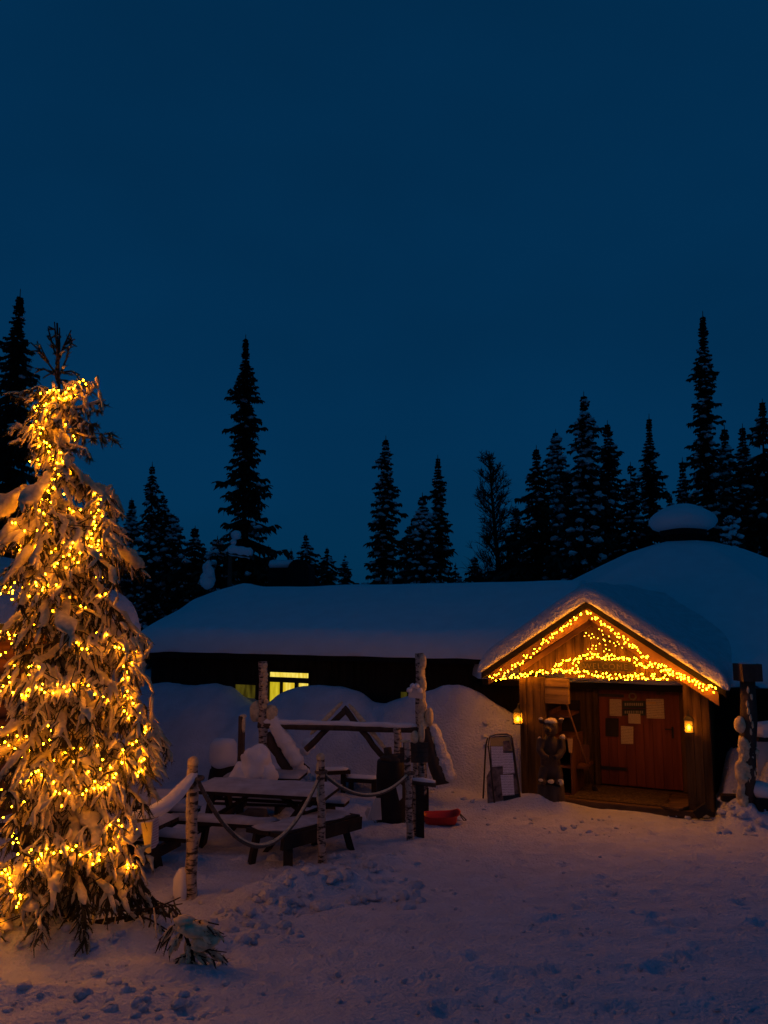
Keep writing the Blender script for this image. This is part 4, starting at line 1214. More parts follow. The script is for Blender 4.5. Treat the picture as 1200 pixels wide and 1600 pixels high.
mb.add(V, [tuple(range(n - 1, -1, -1)), tuple(range(n, 2 * n))] + [(k, (k + 1) % n, (k + 1) % n + n, k + n) for k in range(n)]); mb.build('poster_panel', 'poster', o)
def sheet(nm, quad, mat, d, par=None):
    mb = MB(); V = [PA(px, py, d) for px, py in quad] + [PA(px, py, d + .004) for px, py in quad]
    mb.add(V, [(0, 3, 2, 1), (4, 5, 6, 7), (0, 1, 5, 4), (1, 2, 6, 5), (2, 3, 7, 6), (3, 0, 4, 7)]); return mb.build(nm, mat, par or o)
sheet('header', [(766, 1153), (796, 1151), (801, 1173), (767, 1170)], 'paper_yellow', .004)
sheet('picture', [(786, 1158), (796, 1157), (799, 1170), (788, 1174)], 'poster', -.001)
sheet('menu_sheet', [(767, 1166), (786, 1166), (787, 1197), (769, 1198)], 'paper_pink', -.004)
sheet('menu_sheet', [(785, 1177), (801, 1176), (804, 1208), (786, 1209)], 'paper_pink', -.007)
sheet('menu_sheet', [(782, 1211), (802, 1210), (804, 1242), (785, 1243)], 'paper_pink', -.010)
sheet('slate_strip', [(786, 1244), (811, 1240), (812, 1250), (787, 1254)], 'slate', .003)
mb = MB(); mb.tube([PA(px, py) + Vector((0, 0, .012)) for px, py in ((765, 1152), (773, 1148), (783, 1147), (792, 1147), (799, 1150))], .012, 8); mb.build('snow', 'twig_snow', o, smooth=True)

# ================================================================== CARVED BEAR on a stump
gb_ = on_ground(861, 1265)
YBR = gb_.y
o = thing('bear_statue', 'dark carved wooden bear standing upright on a stump, snow on its head', 'statue', tuple(gb_))
def Q(px, py, d=0.0): return P(px, py, YBR + d)
mb = MB()
mb.blob(Q(860, 1190, .02), (.150, .135, .30), 18, 14)            # trunk of the body
mb.blob(Q(860, 1168, .01), (.145, .12, .19), 16, 12)              # chest
mb.blob(Q(861, 1205, 0), (.155, .13, .16), 16, 12)                # belly
mb.blob(Q(861, 1137, -.03), (.112, .115, .125), 16, 12)           # head
mb.blob(Q(856, 1141, -.145), (.056, .085, .050), 12, 8)             # muzzle
mb.blob(Q(846, 1127, .0), (.040, .022, .042), 10, 8); mb.blob(Q(876, 1127, .0), (.040, .022, .042), 10, 8)   # ears
mb.tube([Q(845, 1155, -.02), Q(843, 1172, -.09), Q(850, 1182, -.17), Q(857, 1184, -.19)], [.062, .056, .05, .042], 10)
mb.tube([Q(877, 1155, -.02), Q(879, 1172, -.09), Q(872, 1183, -.17), Q(866, 1184, -.19)], [.062, .056, .05, .042], 10)
mb.tube([Q(851, 1200, -.03), Q(847, 1213, -.09), Q(848, 1222, -.10)], [.075, .07, .06], 10); mb.blob(Q(849, 1222, -.17), (.05, .085, .038), 10, 8)
mb.tube([Q(870, 1200, -.03), Q(873, 1213, -.09), Q(872, 1222, -.10)], [.075, .07, .06], 10); mb.blob(Q(871, 1222, -.17), (.05, .085, .038), 10, 8)
body = mb.build('body', 'carved', o, smooth=True)
rm = body.modifiers.new('carve', 'REMESH'); rm.mode = 'VOXEL'; rm.voxel_size = .012; rm.use_smooth_shade = True
sm = body.modifiers.new('soften', 'SMOOTH'); sm.iterations = 6; sm.factor = .5
mb = MB(); mb.blob(Q(856, 1138.5, -.222), (.022, .016, .016), 8, 6); mb.build('nose', 'iron', body, smooth=True)
mb = MB()
for px in (849.5, 864): mb.blob(Q(px, 1133.5, -.130), .011, 8, 6)
mb.build('eyes', 'iron', body, smooth=True)
mb = MB(); mb.tube([Q(851, 1146, -.215), Q(856, 1147, -.232), Q(861, 1146, -.215)], .006, 6); mb.build('mouth', 'iron', body)
mb = MB(); mb.blob(Q(861, 1127.5, -.02), (.10, .10, .055), 16, 10, noise=.15, zmin=-.3)
mb.blob(Q(845, 1123, 0), (.036, .026, .02), 8, 6); mb.blob(Q(877, 1123.5, 0), (.040, .028, .018), 8, 6)
mb.blob(Q(879, 1152, -.02), (.045, .05, .045), 10, 8, noise=.2); mb.blob(Q(843, 1154, -.02), (.025, .04, .03), 10, 8, noise=.2)
mb.blob(Q(845, 1219, -.19), (.035, .05, .02), 10, 8); mb.blob(Q(861, 1221, -.22), (.05, .05, .03), 10, 8, noise=.2); mb.blob(Q(876, 1222, -.2), (.05, .05, .045), 10, 8, noise=.2)
mb.build('snow', 'twig_snow', body, smooth=True)
mb = MB()
mb.lathe(Vector((gb_.x, gb_.y - .02, gb_.z)), [(.215, -.15), (.205, 0), (.20, .15), (.19, P(861, 1224, YBR).z - gb_.z), (.12, P(861, 1224, YBR).z - gb_.z + .004)], 20)
mb.v = [tuple(Vector(p) + .014 * mnoise.noise(Vector(p) * 6) * Vector((1, 1, 0))) for p in mb.v]
stp = mb.build('stump', 'greywood', o, smooth=True)

# ================================================================== things inside the entrance
# reddish open shelf cabinet in the left alcove, running back along the side
o = thing('shelf_cabinet', 'reddish open wooden cabinet in the alcove behind the carved bear', 'cabinet', tuple(W(A(872, 12.6), 12.7, .1)))
k0, k1 = A(853, 12.5), A(889, 12.5)
for x in (k0 + .01, k1 - .02):
    mb = MB(); mb.abox(x - .012, x + .02, 12.64, 13.45, .02, L(872, 1152, 12.6)[1] if x > k0 + .1 else L(872, 1112, 12.6)[1]); mb.build('side_panel', 'shelfwood', o)
mb = MB(); mb.abox(k0 + .03, k1 - .03, 13.40, 13.44, .02, 1.5); mb.build('back_panel', 'darkwood', o)
for z in (.10, .52, .95, 1.3):
    mb = MB(); mb.abox(k0 + .03, k1 - .035, 12.66, 13.40, z, z + .03); mb.build('shelf', 'shelfwood', o)
mb = MB(); mb.abox(k1 + .0, k1 + .17, 12.86, 13.40, L(900, 1198, 13.0)[1], L(900, 1198, 13.0)[1] + .04); mb.build('side_shelf', 'shelfwood', o)
mb = MB(); mb.abox(k1 + .005, k1 + .15, 13.20, 13.22, L(900, 1195, 13.2)[1], L(900, 1163, 13.2)[1]); mb.build('back_board', 'shelfwood', o)
mb = MB(); V = [W(L(px, py, 12.62)[0], 12.62, L(px, py, 12.62)[1]) for px, py in ((886.5, 1154), (895, 1154), (894, 1176), (889, 1176))]
mb.add(V + [v + Vector((0, .004, 0)) for v in V], [(0, 3, 2, 1), (4, 5, 6, 7), (0, 1, 5, 4), (1, 2, 6, 5), (2, 3, 7, 6), (3, 0, 4, 7)])
single(mb, 'paper_notice', 'paper_yellow', 'small tapered yellow paper on the reddish cabinet edge, left of the leaning pole', 'notice')
mb = MB(); q0, q1 = L(884.5, 1097, 12.62), L(928.5, 1230, 13.1)
mb.tube([W(q0[0], 12.62, q0[1]), W(q1[0], 13.1, q1[1])], .014, 8)
o = thing('broom', 'long wooden broom leaning inside the entrance left of the door', 'broom', tuple(W(q1[0], 13.1, .12)))
mb.build('handle', 'bargeboard', o, smooth=True)
mb = MB(); e = W(q1[0], 13.1, q1[1]); d_ = (e - W(q0[0], 12.62, q0[1])).normalized()
mb.tube([e - d_ * .02, e + d_ * .05], [.03, .045], 10)
for k in range(40):
    v = Vector((random.uniform(-.05, .05), random.uniform(-.02, .02), 0)); s = Vector((.004, 0, 0)); q = e + d_ * .04 + v * .6
    mb.add([q - s, q + s, q + d_ * .085 + v * .6], [(0, 1, 2)])
mb.build('bristles', 'darkwood', o)

# notices on the door
def on_door(nm, quad, mat, label, cat, th=.004, off=.012):
    mb = MB(); V = [W(L(px, py, DB - off)[0], DB - off, L(px, py, DB - off)[1]) for px, py in quad]
    bk = W(0, th, 0)
    mb.add(V + [v + bk for v in V], [(0, 3, 2, 1), (4, 5, 6, 7), (0, 1, 5, 4), (1, 2, 6, 5), (2, 3, 7, 6), (3, 0, 4, 7)])
    return single(mb, nm, mat, label, cat)
on_door('paper_notice', [(952.5, 1092), (971, 1092.5), (971.5, 1119), (952.5, 1118)], 'paper', 'plain paper notice left of the green board on the door', 'notice')
on_door('paper_notice', [(1009.5, 1092), (1037, 1092), (1038.5, 1123), (1010.5, 1122)], 'paper', 'largest paper notice, right of the green board on the door', 'notice', off=.016)
on_door('tape_strip', [(1009.5, 1097), (1025, 1097), (1025, 1099.5), (1009.5, 1100)], 'paper_yellow', 'shiny strip of tape across the largest paper on the door', 'tape', off=.020)
on_door('card_notice', [(981.5, 1115), (1000.5, 1115.5), (1001, 1131), (982, 1130)], 'paper', 'small landscape card right under the green board on the door', 'notice', off=.028)
on_door('paper_notice', [(970, 1134), (989.5, 1135), (989.5, 1162.5), (970.5, 1162)], 'paper', 'lowest paper notice on the door, below the small card', 'notice')
on_door('dark_sign', [(946, 1122), (966.5, 1122.5), (966.5, 1151), (946, 1150)], 'darkwood', 'dark wooden plate low at the left edge of the door', 'sign', th=.012, off=.02)
on_door('carved_plaque', [(1024, 1072), (1038, 1072), (1038.5, 1087), (1026, 1086)], 'plank', 'small carved wooden plaque at the top right of the door', 'plaque', th=.015, off=.02)
o = thing('green_board', 'dark green two-row board on the door under the wreath', 'sign', tuple(W(L(990, 1106, DB)[0], DB - .02, L(990, 1119, DB)[1])), -ROT)
for (y0, y1) in ((1095, 1106), (1107.5, 1118)):
    mb = MB(); V = [W(L(px, py, DB - .02)[0], DB - .02, L(px, py, DB - .02)[1]) for px, py in ((972.5, y0), (1008.5, y0), (1008.5, y1), (972.5, y1))]; bk = W(0, .014, 0)
    mb.add(V + [v + bk for v in V], [(0, 3, 2, 1), (4, 5, 6, 7), (0, 1, 5, 4), (1, 2, 6, 5), (2, 3, 7, 6), (3, 0, 4, 7)])
    rw = mb.build('board', 'signgreen', o)
    mb = MB()
    x = 976
    while x < 1005:
        w = random.uniform(1.2, 2.6); ym = (y0 + y1) / 2
        V = [W(L(px, py, DB - .022)[0], DB - .022, L(px, py, DB - .022)[1]) for px, py in ((x, ym - 2.2), (x + w, ym - 2.2), (x + w, ym + 2.2), (x, ym + 2.2))]
        mb.add(V + [v + W(0, .0015, 0) for v in V], [(0, 3, 2, 1), (4, 5, 6, 7), (0, 1, 5, 4), (1, 2, 6, 5), (2, 3, 7, 6), (3, 0, 4, 7)]); x += w + 1.1
    mb.build('lettering', 'letters', rw)
wc = L(988.5, 1088, DB - .03)
mb = MB(); n = 40
for s in range(3):
    mb.tube([W(wc[0] + (.052 + .007 * math.cos(3 * t + s * 2.1)) * math.cos(t), DB - .03 + .008 * math.sin(3 * t + s * 2.1), wc[1] + (.052 + .007 * math.cos(3 * t + s * 2.1)) * math.sin(t)) for t in [2 * math.pi * k / n for k in range(n + 1)]], .0085, 6, jit=.15)
single(mb, 'straw_wreath', 'straw', 'small straw ring wreath on the door above the green board', 'wreath', smooth=True)

# carved name board over the entrance
zs0 = L(955, 1048.5, GB - .04)[1]; zs1 = L(955, 1033, GB - .04)[1]; s0, s1 = A(903, GB - .04, 1040), A(991, GB - .04, 1040)
o = thing('name_board', 'dark carved name board under the arch of lights above the door', 'sign', tuple(W((s0 + s1) / 2, GB - .06, zs0)), -ROT)
mb = MB()
prof = [(s0, zs0 + .02), (s0 + .05, zs0), (s1 - .05, zs0), (s1, zs0 + .02), (s1 - .01, zs1 - .05), (s1 - .10, zs1 - .01), ((s0 + s1) / 2, zs1 + .012), (s0 + .10, zs1 - .01), (s0 + .01, zs1 - .05)]
n = len(prof); V = [W(a, b, z) for b in (GB - .075, GB - .025) for a, z in prof]
mb.add(V, [tuple(range(n)), tuple(range(2 * n - 1, n - 1, -1))] + [(k, k + n, (k + 1) % n + n, (k + 1) % n) for k in range(n)])
bd = mb.build('board', 'darkwood', o)
tc = bpy.data.curves.new('lettering', 'FONT'); tc.body = 'WELCOME'; tc.size = .12; tc.extrude = .004; tc.align_x = 'CENTER'; tc.space_character = 1.25
tmp = bpy.data.objects.new('lettering_curve', tc); COL.objects.link(tmp); tme = bpy.data.meshes.new_from_object(tmp.evaluated_get(bpy.context.evaluated_depsgraph_get()))
bpy.data.objects.remove(tmp); to = bpy.data.objects.new('lettering', tme); COL.objects.link(to); to.parent = bd; tme.materials.clear(); tme.materials.append(M['greywood'])
inv = ROOTM[o.name].inverted()
to.location = inv @ W((s0 + s1) / 2, GB - .080, (zs0 + zs1) / 2 - .045); to.rotation_euler = (R(90), 0, 0)

# ================================================================== LANTERNS on the porch corners
def lantern(px, py, b, label):
    a, z = L(px, py, b)
    c = W(a, b, z)
    o = thing('wall_lantern', label, 'lantern', tuple(c), -ROT, 'candle lanterns on the porch corners')
    m = ROOTM[o.name]; T = lambda x, y, z: m @ Vector((x, y, z))
    mb = MB()
    w, h = .058, .17
    for sx in (-1, 1):
        for sy in (-1, 1): mb.bar(T(sx * w, sy * w, 0), T(sx * w, sy * w, h), .010, .010, up=(0, 1, 0))
    for s in (-1, 1):
        mb.bar(T(-w, s * w, h * .62), T(w, s * w, h * .62), .006, .006); mb.bar(T(s * w, -w, h * .62), T(s * w, w, h * .62), .006, .006)
    mb.box(T(0, 0, -.008), (.14, .14, .016), rz=-ROT)
    fr = mb.build('frame', 'iron', o)
    mb = MB(); mb.lathe(T(0, 0, h), [(.10, 0), (.095, .012), (.05, .05), (.028, .06), (.026, .08), (.01, .088)], 4, m=Matrix.Rotation(R(45) - ROT, 3, 'Z')); mb.build('cap', 'iron', o)
    mb = MB(); mb.tube([T(0, 0, h + .085), T(0, .03, h + .13), T(0, .13, h + .13)], .006, 6); mb.build('bracket', 'iron', o)
    mb = MB()
    for s in (-1, 1):
        mb.bar(T(-w + .006, s * w * .96, h * .5), T(w - .006, s * w * .96, h * .5), .002, h * .96); mb.bar(T(s * w * .96, -w + .006, h * .5), T(s * w * .96, w - .006, h * .5), .002, h * .96)
    mb.build('glass', 'glass', o)
    mb = MB(); mb.lathe(T(0, 0, .002), [(.022, 0), (.022, .03), (.004, .032)], 12); mb.build('candle', 'paper_yellow', o)
    mb = MB(); mb.lathe(T(0, -.006, .034), [(.002, 0), (.018, .012), (.022, .03), (.015, .05), (.002, .07)], 10); mb.build('flame', 'flame', o, smooth=True)
    return o
lantern(809.5, 1130, 12.36, 'glowing candle lantern on the left corner of the entrance porch')
lantern(1077, 1144, 12.33, 'glowing candle lantern on the right corner of the entrance porch')

# ================================================================== RIGHT EDGE: carved post, notice board, bench, plank
gt = on_ground(1168, 1287)
YT = gt.y
o = thing('square_headed_post', 'tall snow-plastered post with a square wooden head right of the entrance', 'post', tuple(gt))
mb = MB(); mb.tube([gt - Vector((0, 0, .2)), P(1168, 1200, YT), P(1170, 1120, YT), P(1168, 1062, YT)], [.115, .105, .11, .10], 14, jit=.04); tp = mb.build('pole', 'greywood', o, smooth=True)
mb = MB(); mb.box((P(1168, 1050, YT).x, YT, (P(1168, 1037, YT).z + P(1168, 1064, YT).z) / 2), (.285, .27, P(1168, 1037, YT).z - P(1168, 1064, YT).z), rz=R(4)); hd = mb.build('head', 'greywood', o)
mb = MB(); mb.blob(P(1165, 1037, YT), (.10, .10, .035), 12, 8, noise=.3, zmin=-.2); mb.blob(P(1175, 1038, YT), (.06, .09, .02), 10, 6); mb.build('snow', 'snow', hd, smooth=True)
mb = MB(); rs = random.Random(11)
mb.blob(P(1156, 1132, YT - .05), (.075, .09, .115), 14, 10, noise=.12)
for k in range(34):
    py = rs.uniform(1152, 1280); px = 1168 + rs.uniform(-11, 12)
    if 1225 < py < 1240 and px > 1163: continue
    mb.blob(P(px, py, YT - .085 + .004 * abs(px - 1168)), (rs.uniform(.02, .06), .035, rs.uniform(.03, .10)), 10, 8, noise=.7, seed=k)
mb.rough_tube([P(1160 + 2 * math.sin(k), 1154 + k * 11, YT - .05) for k in range(12)], [.05, .075, .07, .06, .08, .07, .055, .045, .06, .07, .08, .09], 12, .55)
for k in range(7): mb.blob(P(1172 + rs.uniform(-5, 5), 1078 + k * 11, YT - .10), (.02, .02, .05), 8, 6, noise=.4, seed=k + 50)
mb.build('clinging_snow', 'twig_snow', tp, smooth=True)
YN = YT + .35
o = thing('notice_board', 'roofed notice board at the right edge behind the square-headed post', 'notice board', tuple(P(1215, 1230, YN)))
x0, x1 = P(1183, 1200, YN).x, P(1290, 1200, YN).x; z0, z1 = P(1200, 1218, YN).z, P(1200, 1156, YN).z
mb = MB(); mb.box(((x0 + x1) / 2, YN, (z0 + z1) / 2), (x1 - x0, .04, z1 - z0)); mb.build('panel', 'plastic', o)
mb = MB(); mb.box(((x0 + x1) / 2, YN - .05, z1 + .035), (x1 - x0 + .12, .34, .06)); rf = mb.build('canopy', 'darkwood', o)
mb = MB(); n = 10; mb.tube([Vector((x0 - .10 + (x1 - x0 + .2) * k / n, YN - .05, z1 + .10 + .05 * math.sin(math.pi * k / n))) for k in range(n + 1)], [.05] + [.19] * (n - 1) + [.05], 12, flat=.75); mb.build('snow', 'snow', rf, smooth=True)
for x in (x0 + .04, x1 - .04):
    mb = MB(); mb.box((x, YN + .05, z1 / 2 - .1), (.09, .06, z1 + .2)); mb.build('leg', 'darkwood', o)
YK = YT - .12
o = thing('snowy_bench', 'dark bench with a thick snow cushion at the lower right edge', 'bench', tuple(on_ground(1215, 1300)))
gk = gz(5.6, YK)
x0, x1 = P(1178, 1240, YK).x, P(1290, 1240, YK).x; zt_ = P(1190, 1248, YK).z
mb = MB(); mb.box(((x0 + x1) / 2, YK + .12, zt_ - .03), (x1 - x0, .34, .06)); st = mb.build('seat', 'darkwood', o)
mb = MB(); mb.box(((x0 + x1) / 2, YK - .02, (zt_ + gk) / 2 - .05), (x1 - x0 - .04, .05, zt_ - gk + .02)); mb.build('front_board', 'darkwood', o)
mb = MB(); mb.box((x0 + .05, YK + .15, (zt_ + gk) / 2 - .06), (.06, .26, zt_ - gk + .02)); mb.build('leg', 'darkwood', o)
mb = MB(); n = 12; mb.tube([Vector((x0 - .02 + (x1 - x0) * k / n, YK + .12, zt_ + .075 + .02 * math.sin(k))) for k in range(n + 1)], [.06] + [.19] * (n - 1) + [.05], 14, flat=.6); mb.build('snow', 'snow', st, smooth=True)
mb = MB(); mb.bar(P(1127, 1246, YT + .15), P(1160, 1247, YT + .10), .14, .085)
single(mb, 'plank_end', 'darkwood', 'dark plank end jutting left from the square-headed post over the snow', 'plank')
# ================================================================== LEFT CABIN behind the lit tree
CY = 10.4
cz_e = P(190, 976, CY).z
cx1 = P(221, 960, CY).x; cx0 = cx1 - 4.6
o = thing('log_cabin', 'reddish log cabin with thick roof snow behind the lit tree', 'cabin', ((cx0 + cx1) / 2, CY + 2, 0))
SC = .40; cyb = CY + 3.6; T_C = .36
def cab_top(x, y):
    z = cz_e + T_C + smin(min(y - CY, cyb - y) * SC, min(x - cx0, cx1 - x) * SC, .25)
    z -= lip(y - CY, T_C * .9, .30); z -= lip(x - cx0, T_C * .9, .3); z -= lip(cx1 - x, T_C * .9, .3); z -= lip(cyb - y, T_C * .9, .3)
    return z + .03 * mnoise.noise(Vector((x * 1.2, y * 1.2, 9)))
mb = MB()
grid_sheet(mb, dense(cx0, cx1, .14, .3), dense(CY, cyb, .14, .3), cab_top, lambda x, y, z: Vector((x - .44 * (y - CY), y, z)), lambda x, y: cz_e + .01 + min(y - CY, cyb - y, x - cx0, cx1 - x) * SC * .98 + .012 * mnoise.noise(Vector((x * 4, y * 4, 1))))
csn = mb
mb = MB(); xs_ = [cx0 + .05, (cx0 + cx1) / 2 - .4, (cx0 + cx1) / 2 + .4, cx1 - .05]; ys_ = [CY + .05, (CY + cyb) / 2, cyb - .05]
pos_ = W; 
V = []; nu = 4
fz = lambda x, y: cz_e + min(min(y - CY, cyb - y), min(x - cx0, cx1 - x)) * SC * .9
V = [Vector((x - .44 * (y - CY), y, fz(x, y))) for y in ys_ for x in xs_] + [Vector((x - .44 * (y - CY), y, fz(x, y) - .10)) for y in ys_ for x in xs_]
F = []
for j in range(2):
    for i in range(3):
        k = j * 4 + i; F.append((k, k + 1, k + 5, k + 4)); F.append((12 + k, 12 + k + 4, 12 + k + 5, 12 + k + 1))
for i in range(3): F.append((i, 12 + i, 13 + i, i + 1)); F.append((8 + i, 9 + i, 21 + i, 20 + i))
for j in range(2): F.append((j * 4, j * 4 + 4, 16 + j * 4, 12 + j * 4)); F.append((j * 4 + 3, 15 + j * 4, 19 + j * 4, j * 4 + 7))
mb.add(V, F)
crf = mb.build('roof', 'roof', o); csn.build('roof_snow', 'crust_snow', crf, smooth=True)
mb = MB(); z = -.1; k = 0
wx0, wx1, wy0 = cx0 + .55, cx1 - 1.25, CY + .6
while z < cz_e - .05:
    r = .105
    mb.tube([(wx0 - .15, wy0, z + r), (wx1 + .15, wy0, z + r)], r, 10); mb.tube([(wx1, wy0 - .15, z + r + .1), (wx1 - .44 * (cyb - .5 - wy0), cyb - .5, z + r + .1)], r, 10); z += .2
mb.build('wall', 'redlog', o, smooth=True)
mb = MB(); mb.box(((wx0 + wx1) / 2 - 1.3, cyb - .55, 1.2), (wx1 - wx0, .1, 2.6)); mb.box((wx0, (wy0 + cyb) / 2 - .2, 1.2), (.1, cyb - wy0 - .6, 2.6)); mb.build('rear_wall', 'logwall', o)

# ================================================================== small things behind the lodge roof
YH = 25.0
hc = P(455, 900, YH)
o = thing('barrel_hut', 'small dark hut with a barrel-shaped end, behind the lodge ridge', 'hut', (hc.x, YH, gz(hc.x, YH)))
zb = gz(hc.x, YH) - .2; x0, x1 = P(418, 890, YH).x, P(455, 890, YH).x; xe0, xe1 = P(450, 890, YH).x, P(483, 890, YH).x; ztop = P(466, 874, YH).z; zr = P(430, 884, YH).z
mb = MB(); mb.box(((x0 + x1) / 2 + .2, YH + 1.0, (zb + zr) / 2), (x1 - x0 + .4, 1.6, zr - zb)); mb.build('body', 'roof', o)
mb = MB(); r_ = (xe1 - xe0) / 2; n = 16; c_x = (xe0 + xe1) / 2
pr_ = [(c_x - r_, zb)] + [(c_x - r_ * math.cos(math.pi * k / n), ztop - r_ + r_ * math.sin(math.pi * k / n)) for k in range(n + 1)] + [(c_x + r_, zb)]
m_ = len(pr_); V = [Vector((x, y, z)) for y in (YH - .1, YH + 2.2) for x, z in pr_]
mb.add(V, [tuple(range(m_)), tuple(range(2 * m_ - 1, m_ - 1, -1))] + [(k, k + m_, (k + 1) % m_ + m_, (k + 1) % m_) for k in range(m_)])
mb.build('barrel_end', 'roof', o)
mb = MB(); mb.tube([Vector((x0 - .05 + (x1 - x0 + .1) * k / 10, YH + .6, zr + .05 + .02 * k / 10)) for k in range(11)], [.1] + [.55] * 9 + [.2], 14, flat=.30); mb.build('snow', 'snow', o, smooth=True)
YP = 21.5
pb = P(360, 912, YP)
o = thing('snow_laden_pole', 'thin pole carrying a thick slab and a ball of snow behind the lodge roof', 'pole', (pb.x, YP, gz(pb.x, YP)))
mb = MB(); mb.tube([Vector((pb.x, YP, gz(pb.x, YP) - .2)), P(359, 900, YP), P(360, 850, YP), P(370, 840, YP)], [.07, .06, .05, .04], 8); pk = mb.build('post', 'greywood', o, smooth=True)
mb = MB(); mb.bar(P(355, 864, YP), P(396, 871, YP), .3, .06); mb.build('arm', 'greywood', o)
mb = MB(); n = 10; mb.tube([P(356, 859, YP).lerp(P(394, 865, YP), k / n) for k in range(n + 1)], [.10] + [.19 + .015 * math.sin(k * 1.7) for k in range(n - 1)] + [.13], 14, flat=.8); mb.blob(P(369, 836, YP), (.15, .15, .13), 12, 9, noise=.15); mb.blob(P(365, 847, YP), (.09, .09, .1), 10, 8, noise=.2)
mb.build('snow', 'snow', o, smooth=True)

# ================================================================== FOREST
def spruce(px_top, py_top, Y, half_px, label, seed, pw=.8, snow=.35, gap=.0, px_base=None, droop=.55, dens=1.0, ragged=.35, crook=0.0, group='dark spruces behind the lodge', lean=0.0, start=.0):
    rs = random.Random(seed)
    top = P(px_top, py_top, Y)
    bx = P(px_base if px_base is not None else px_top, 900, Y).x
    zb = gz(bx, Y)
    H = top.z - zb; RM = 1.22 * half_px * Y / FPX
    tv = max(.2, (top.z - P(px_top, 885, Y).z) / H); RV = RM; RM = RM / tv ** pw
    o = thing('spruce_tree', label, 'spruce', (bx, Y, zb), 0, group)
    ax = lambda f: Vector((bx + (top.x - bx) * f + crook * math.sin(f * 7 + seed) * (f > .3), Y, zb + H * f))
    mb = MB(); mb.tube([ax(k / 12) for k in range(13)], [max(.012, (.055 + .007 * H) * (1 - k / 12) ** .8) for k in range(13)], 7)
    mb.build('trunk', 'bark', o)
    leaf = MB(); sn = MB()
    z = H * (0.03 + start); whorl = 0
    while z < H * .985:
        f = z / H; t = 1 - f
        rad = min(RM * (t ** pw), RV * 1.2)
        tier = (z * (1.0 + .25 * math.sin(seed)) + .35 * math.sin(z * 1.7 + seed)) % 1.0
        rad *= 1.35 - .75 * tier
        rad *= 1 + ragged * mnoise.noise(Vector((z * .55, seed * 3.1, 0)))
        rad *= min(1.0, .22 + t / .17)
        rad = max(rad, .035)
        nb = 6 if rad > .5 else (5 if rad > .25 else 4)
        base_an = rs.uniform(0, 6.28)
        skip = mnoise.noise(Vector((z * .9, seed * 1.7, 4.0))) < -.55 + gap
        for b in range(nb):
            if skip and rs.random() < .75: continue
            an = base_an + 6.283 * b / nb + rs.uniform(-.35, .35)
            ln = rad * rs.uniform(.45, 1.1) * (1 + .45 * mnoise.noise(Vector((math.cos(an) * 1.3, math.sin(an) * 1.3, z * 1.1 + seed))))
            if rs.random() < .05: ln *= 1.15
            d = Vector((math.cos(an), math.sin(an), 0)); sd = Vector((-d.y, d.x, 0))
            c = ax(f)
            dr = droop * rs.uniform(.7, 1.3)
            if t < .07: dr = -.15
            n = 4 if ln > .45 else 3
            pts = []
            for k in range(n + 1):
                q = k / n
                pts.append(c + d * (ln * q) + Vector((0, 0, -ln * dr * (q ** 1.3) + ln * .28 * max(0, q - .7) * 3)))
            wd = max(.06, ln * .30)
            for k in range(n):
                p, p2 = pts[k], pts[k + 1]
                leaf.add([p + sd * .02, p - sd * .02, p2 - sd * .012, p2 + sd * .012], [(0, 1, 2, 3)])
                m = 4
                for e in range(m):
                    q = p.lerp(p2, (e + rs.random()) / m)
                    for s in (-1, 1):
                        if rs.random() > dens: continue
                        l2 = wd * rs.uniform(.6, 1.25) * (1.15 - .5 * (k + .5) / n) + .05
                        tip = q + sd * (s * l2 * rs.uniform(.35, .9)) + d * (l2 * rs.uniform(.2, .7)) + Vector((0, 0, -l2 * rs.uniform(.25, 1.0)))
                        w_ = d * (.03 + .15 * l2)
                        mid = q.lerp(tip, .55) + Vector((0, 0, .02))
                        leaf.add([q - w_ * .7, q + w_ * .7, mid + w_ + Vector((0, 0, -.05 * l2)), tip, mid - w_], [(0, 1, 2, 3, 4)])
                # hanging tassel
                if rs.random() < .7 * dens:
                    q = p.lerp(p2, rs.random()); l2 = wd * rs.uniform(.5, 1.2) + .04
                    w_ = (d * rs.uniform(-1, 1) + sd * rs.uniform(-1, 1)).normalized() * (.03 + .10 * l2)
                    leaf.add([q - w_, q + w_, q + w_ * .5 + Vector((0, 0, -l2 * .7)), q + Vector((0, 0, -l2)), q - w_ * .5 + Vector((0, 0, -l2 * .6))], [(0, 1, 2, 3, 4)])
            if ln > .15 and rs.random() < snow:
                # small cushions of snow lying on the branch
                q0 = rs.uniform(.35, .7)
                for e in range(rs.choice((1, 1, 2))):
                    q = min(.95, q0 + e * .2); i_ = min(n - 1, int(q * n)); p = pts[i_].lerp(pts[i_ + 1], q * n - i_)
                    r_ = rs.uniform(.05, .11) * (.6 + .5 * min(1, ln)) * (1.0 if snow < .7 else 1.25)
                    sn.blob(p + Vector((0, 0, r_ * .35)), (r_ * rs.uniform(1, 1.7), r_ * rs.uniform(1, 1.7), r_ * rs.uniform(.5, 1.0)), 7, 5, jit=.34)
        z += max(.11, min(.26, rad * .26)) / (1.0 if dens >= 1 else .9)
    # leader
    p = ax(.965); leaf.add([p + Vector((.03, 0, 0)), p - Vector((.03, 0, 0)), top + Vector((0, 0, .06))], [(0, 1, 2)])
    leaf.mi = [0] * len(leaf.f) + [1] * len(sn.f); leaf.add(sn.v, sn.f)
    leaf.build('crown', ('dark_needles', 'snow'), o)
    return o

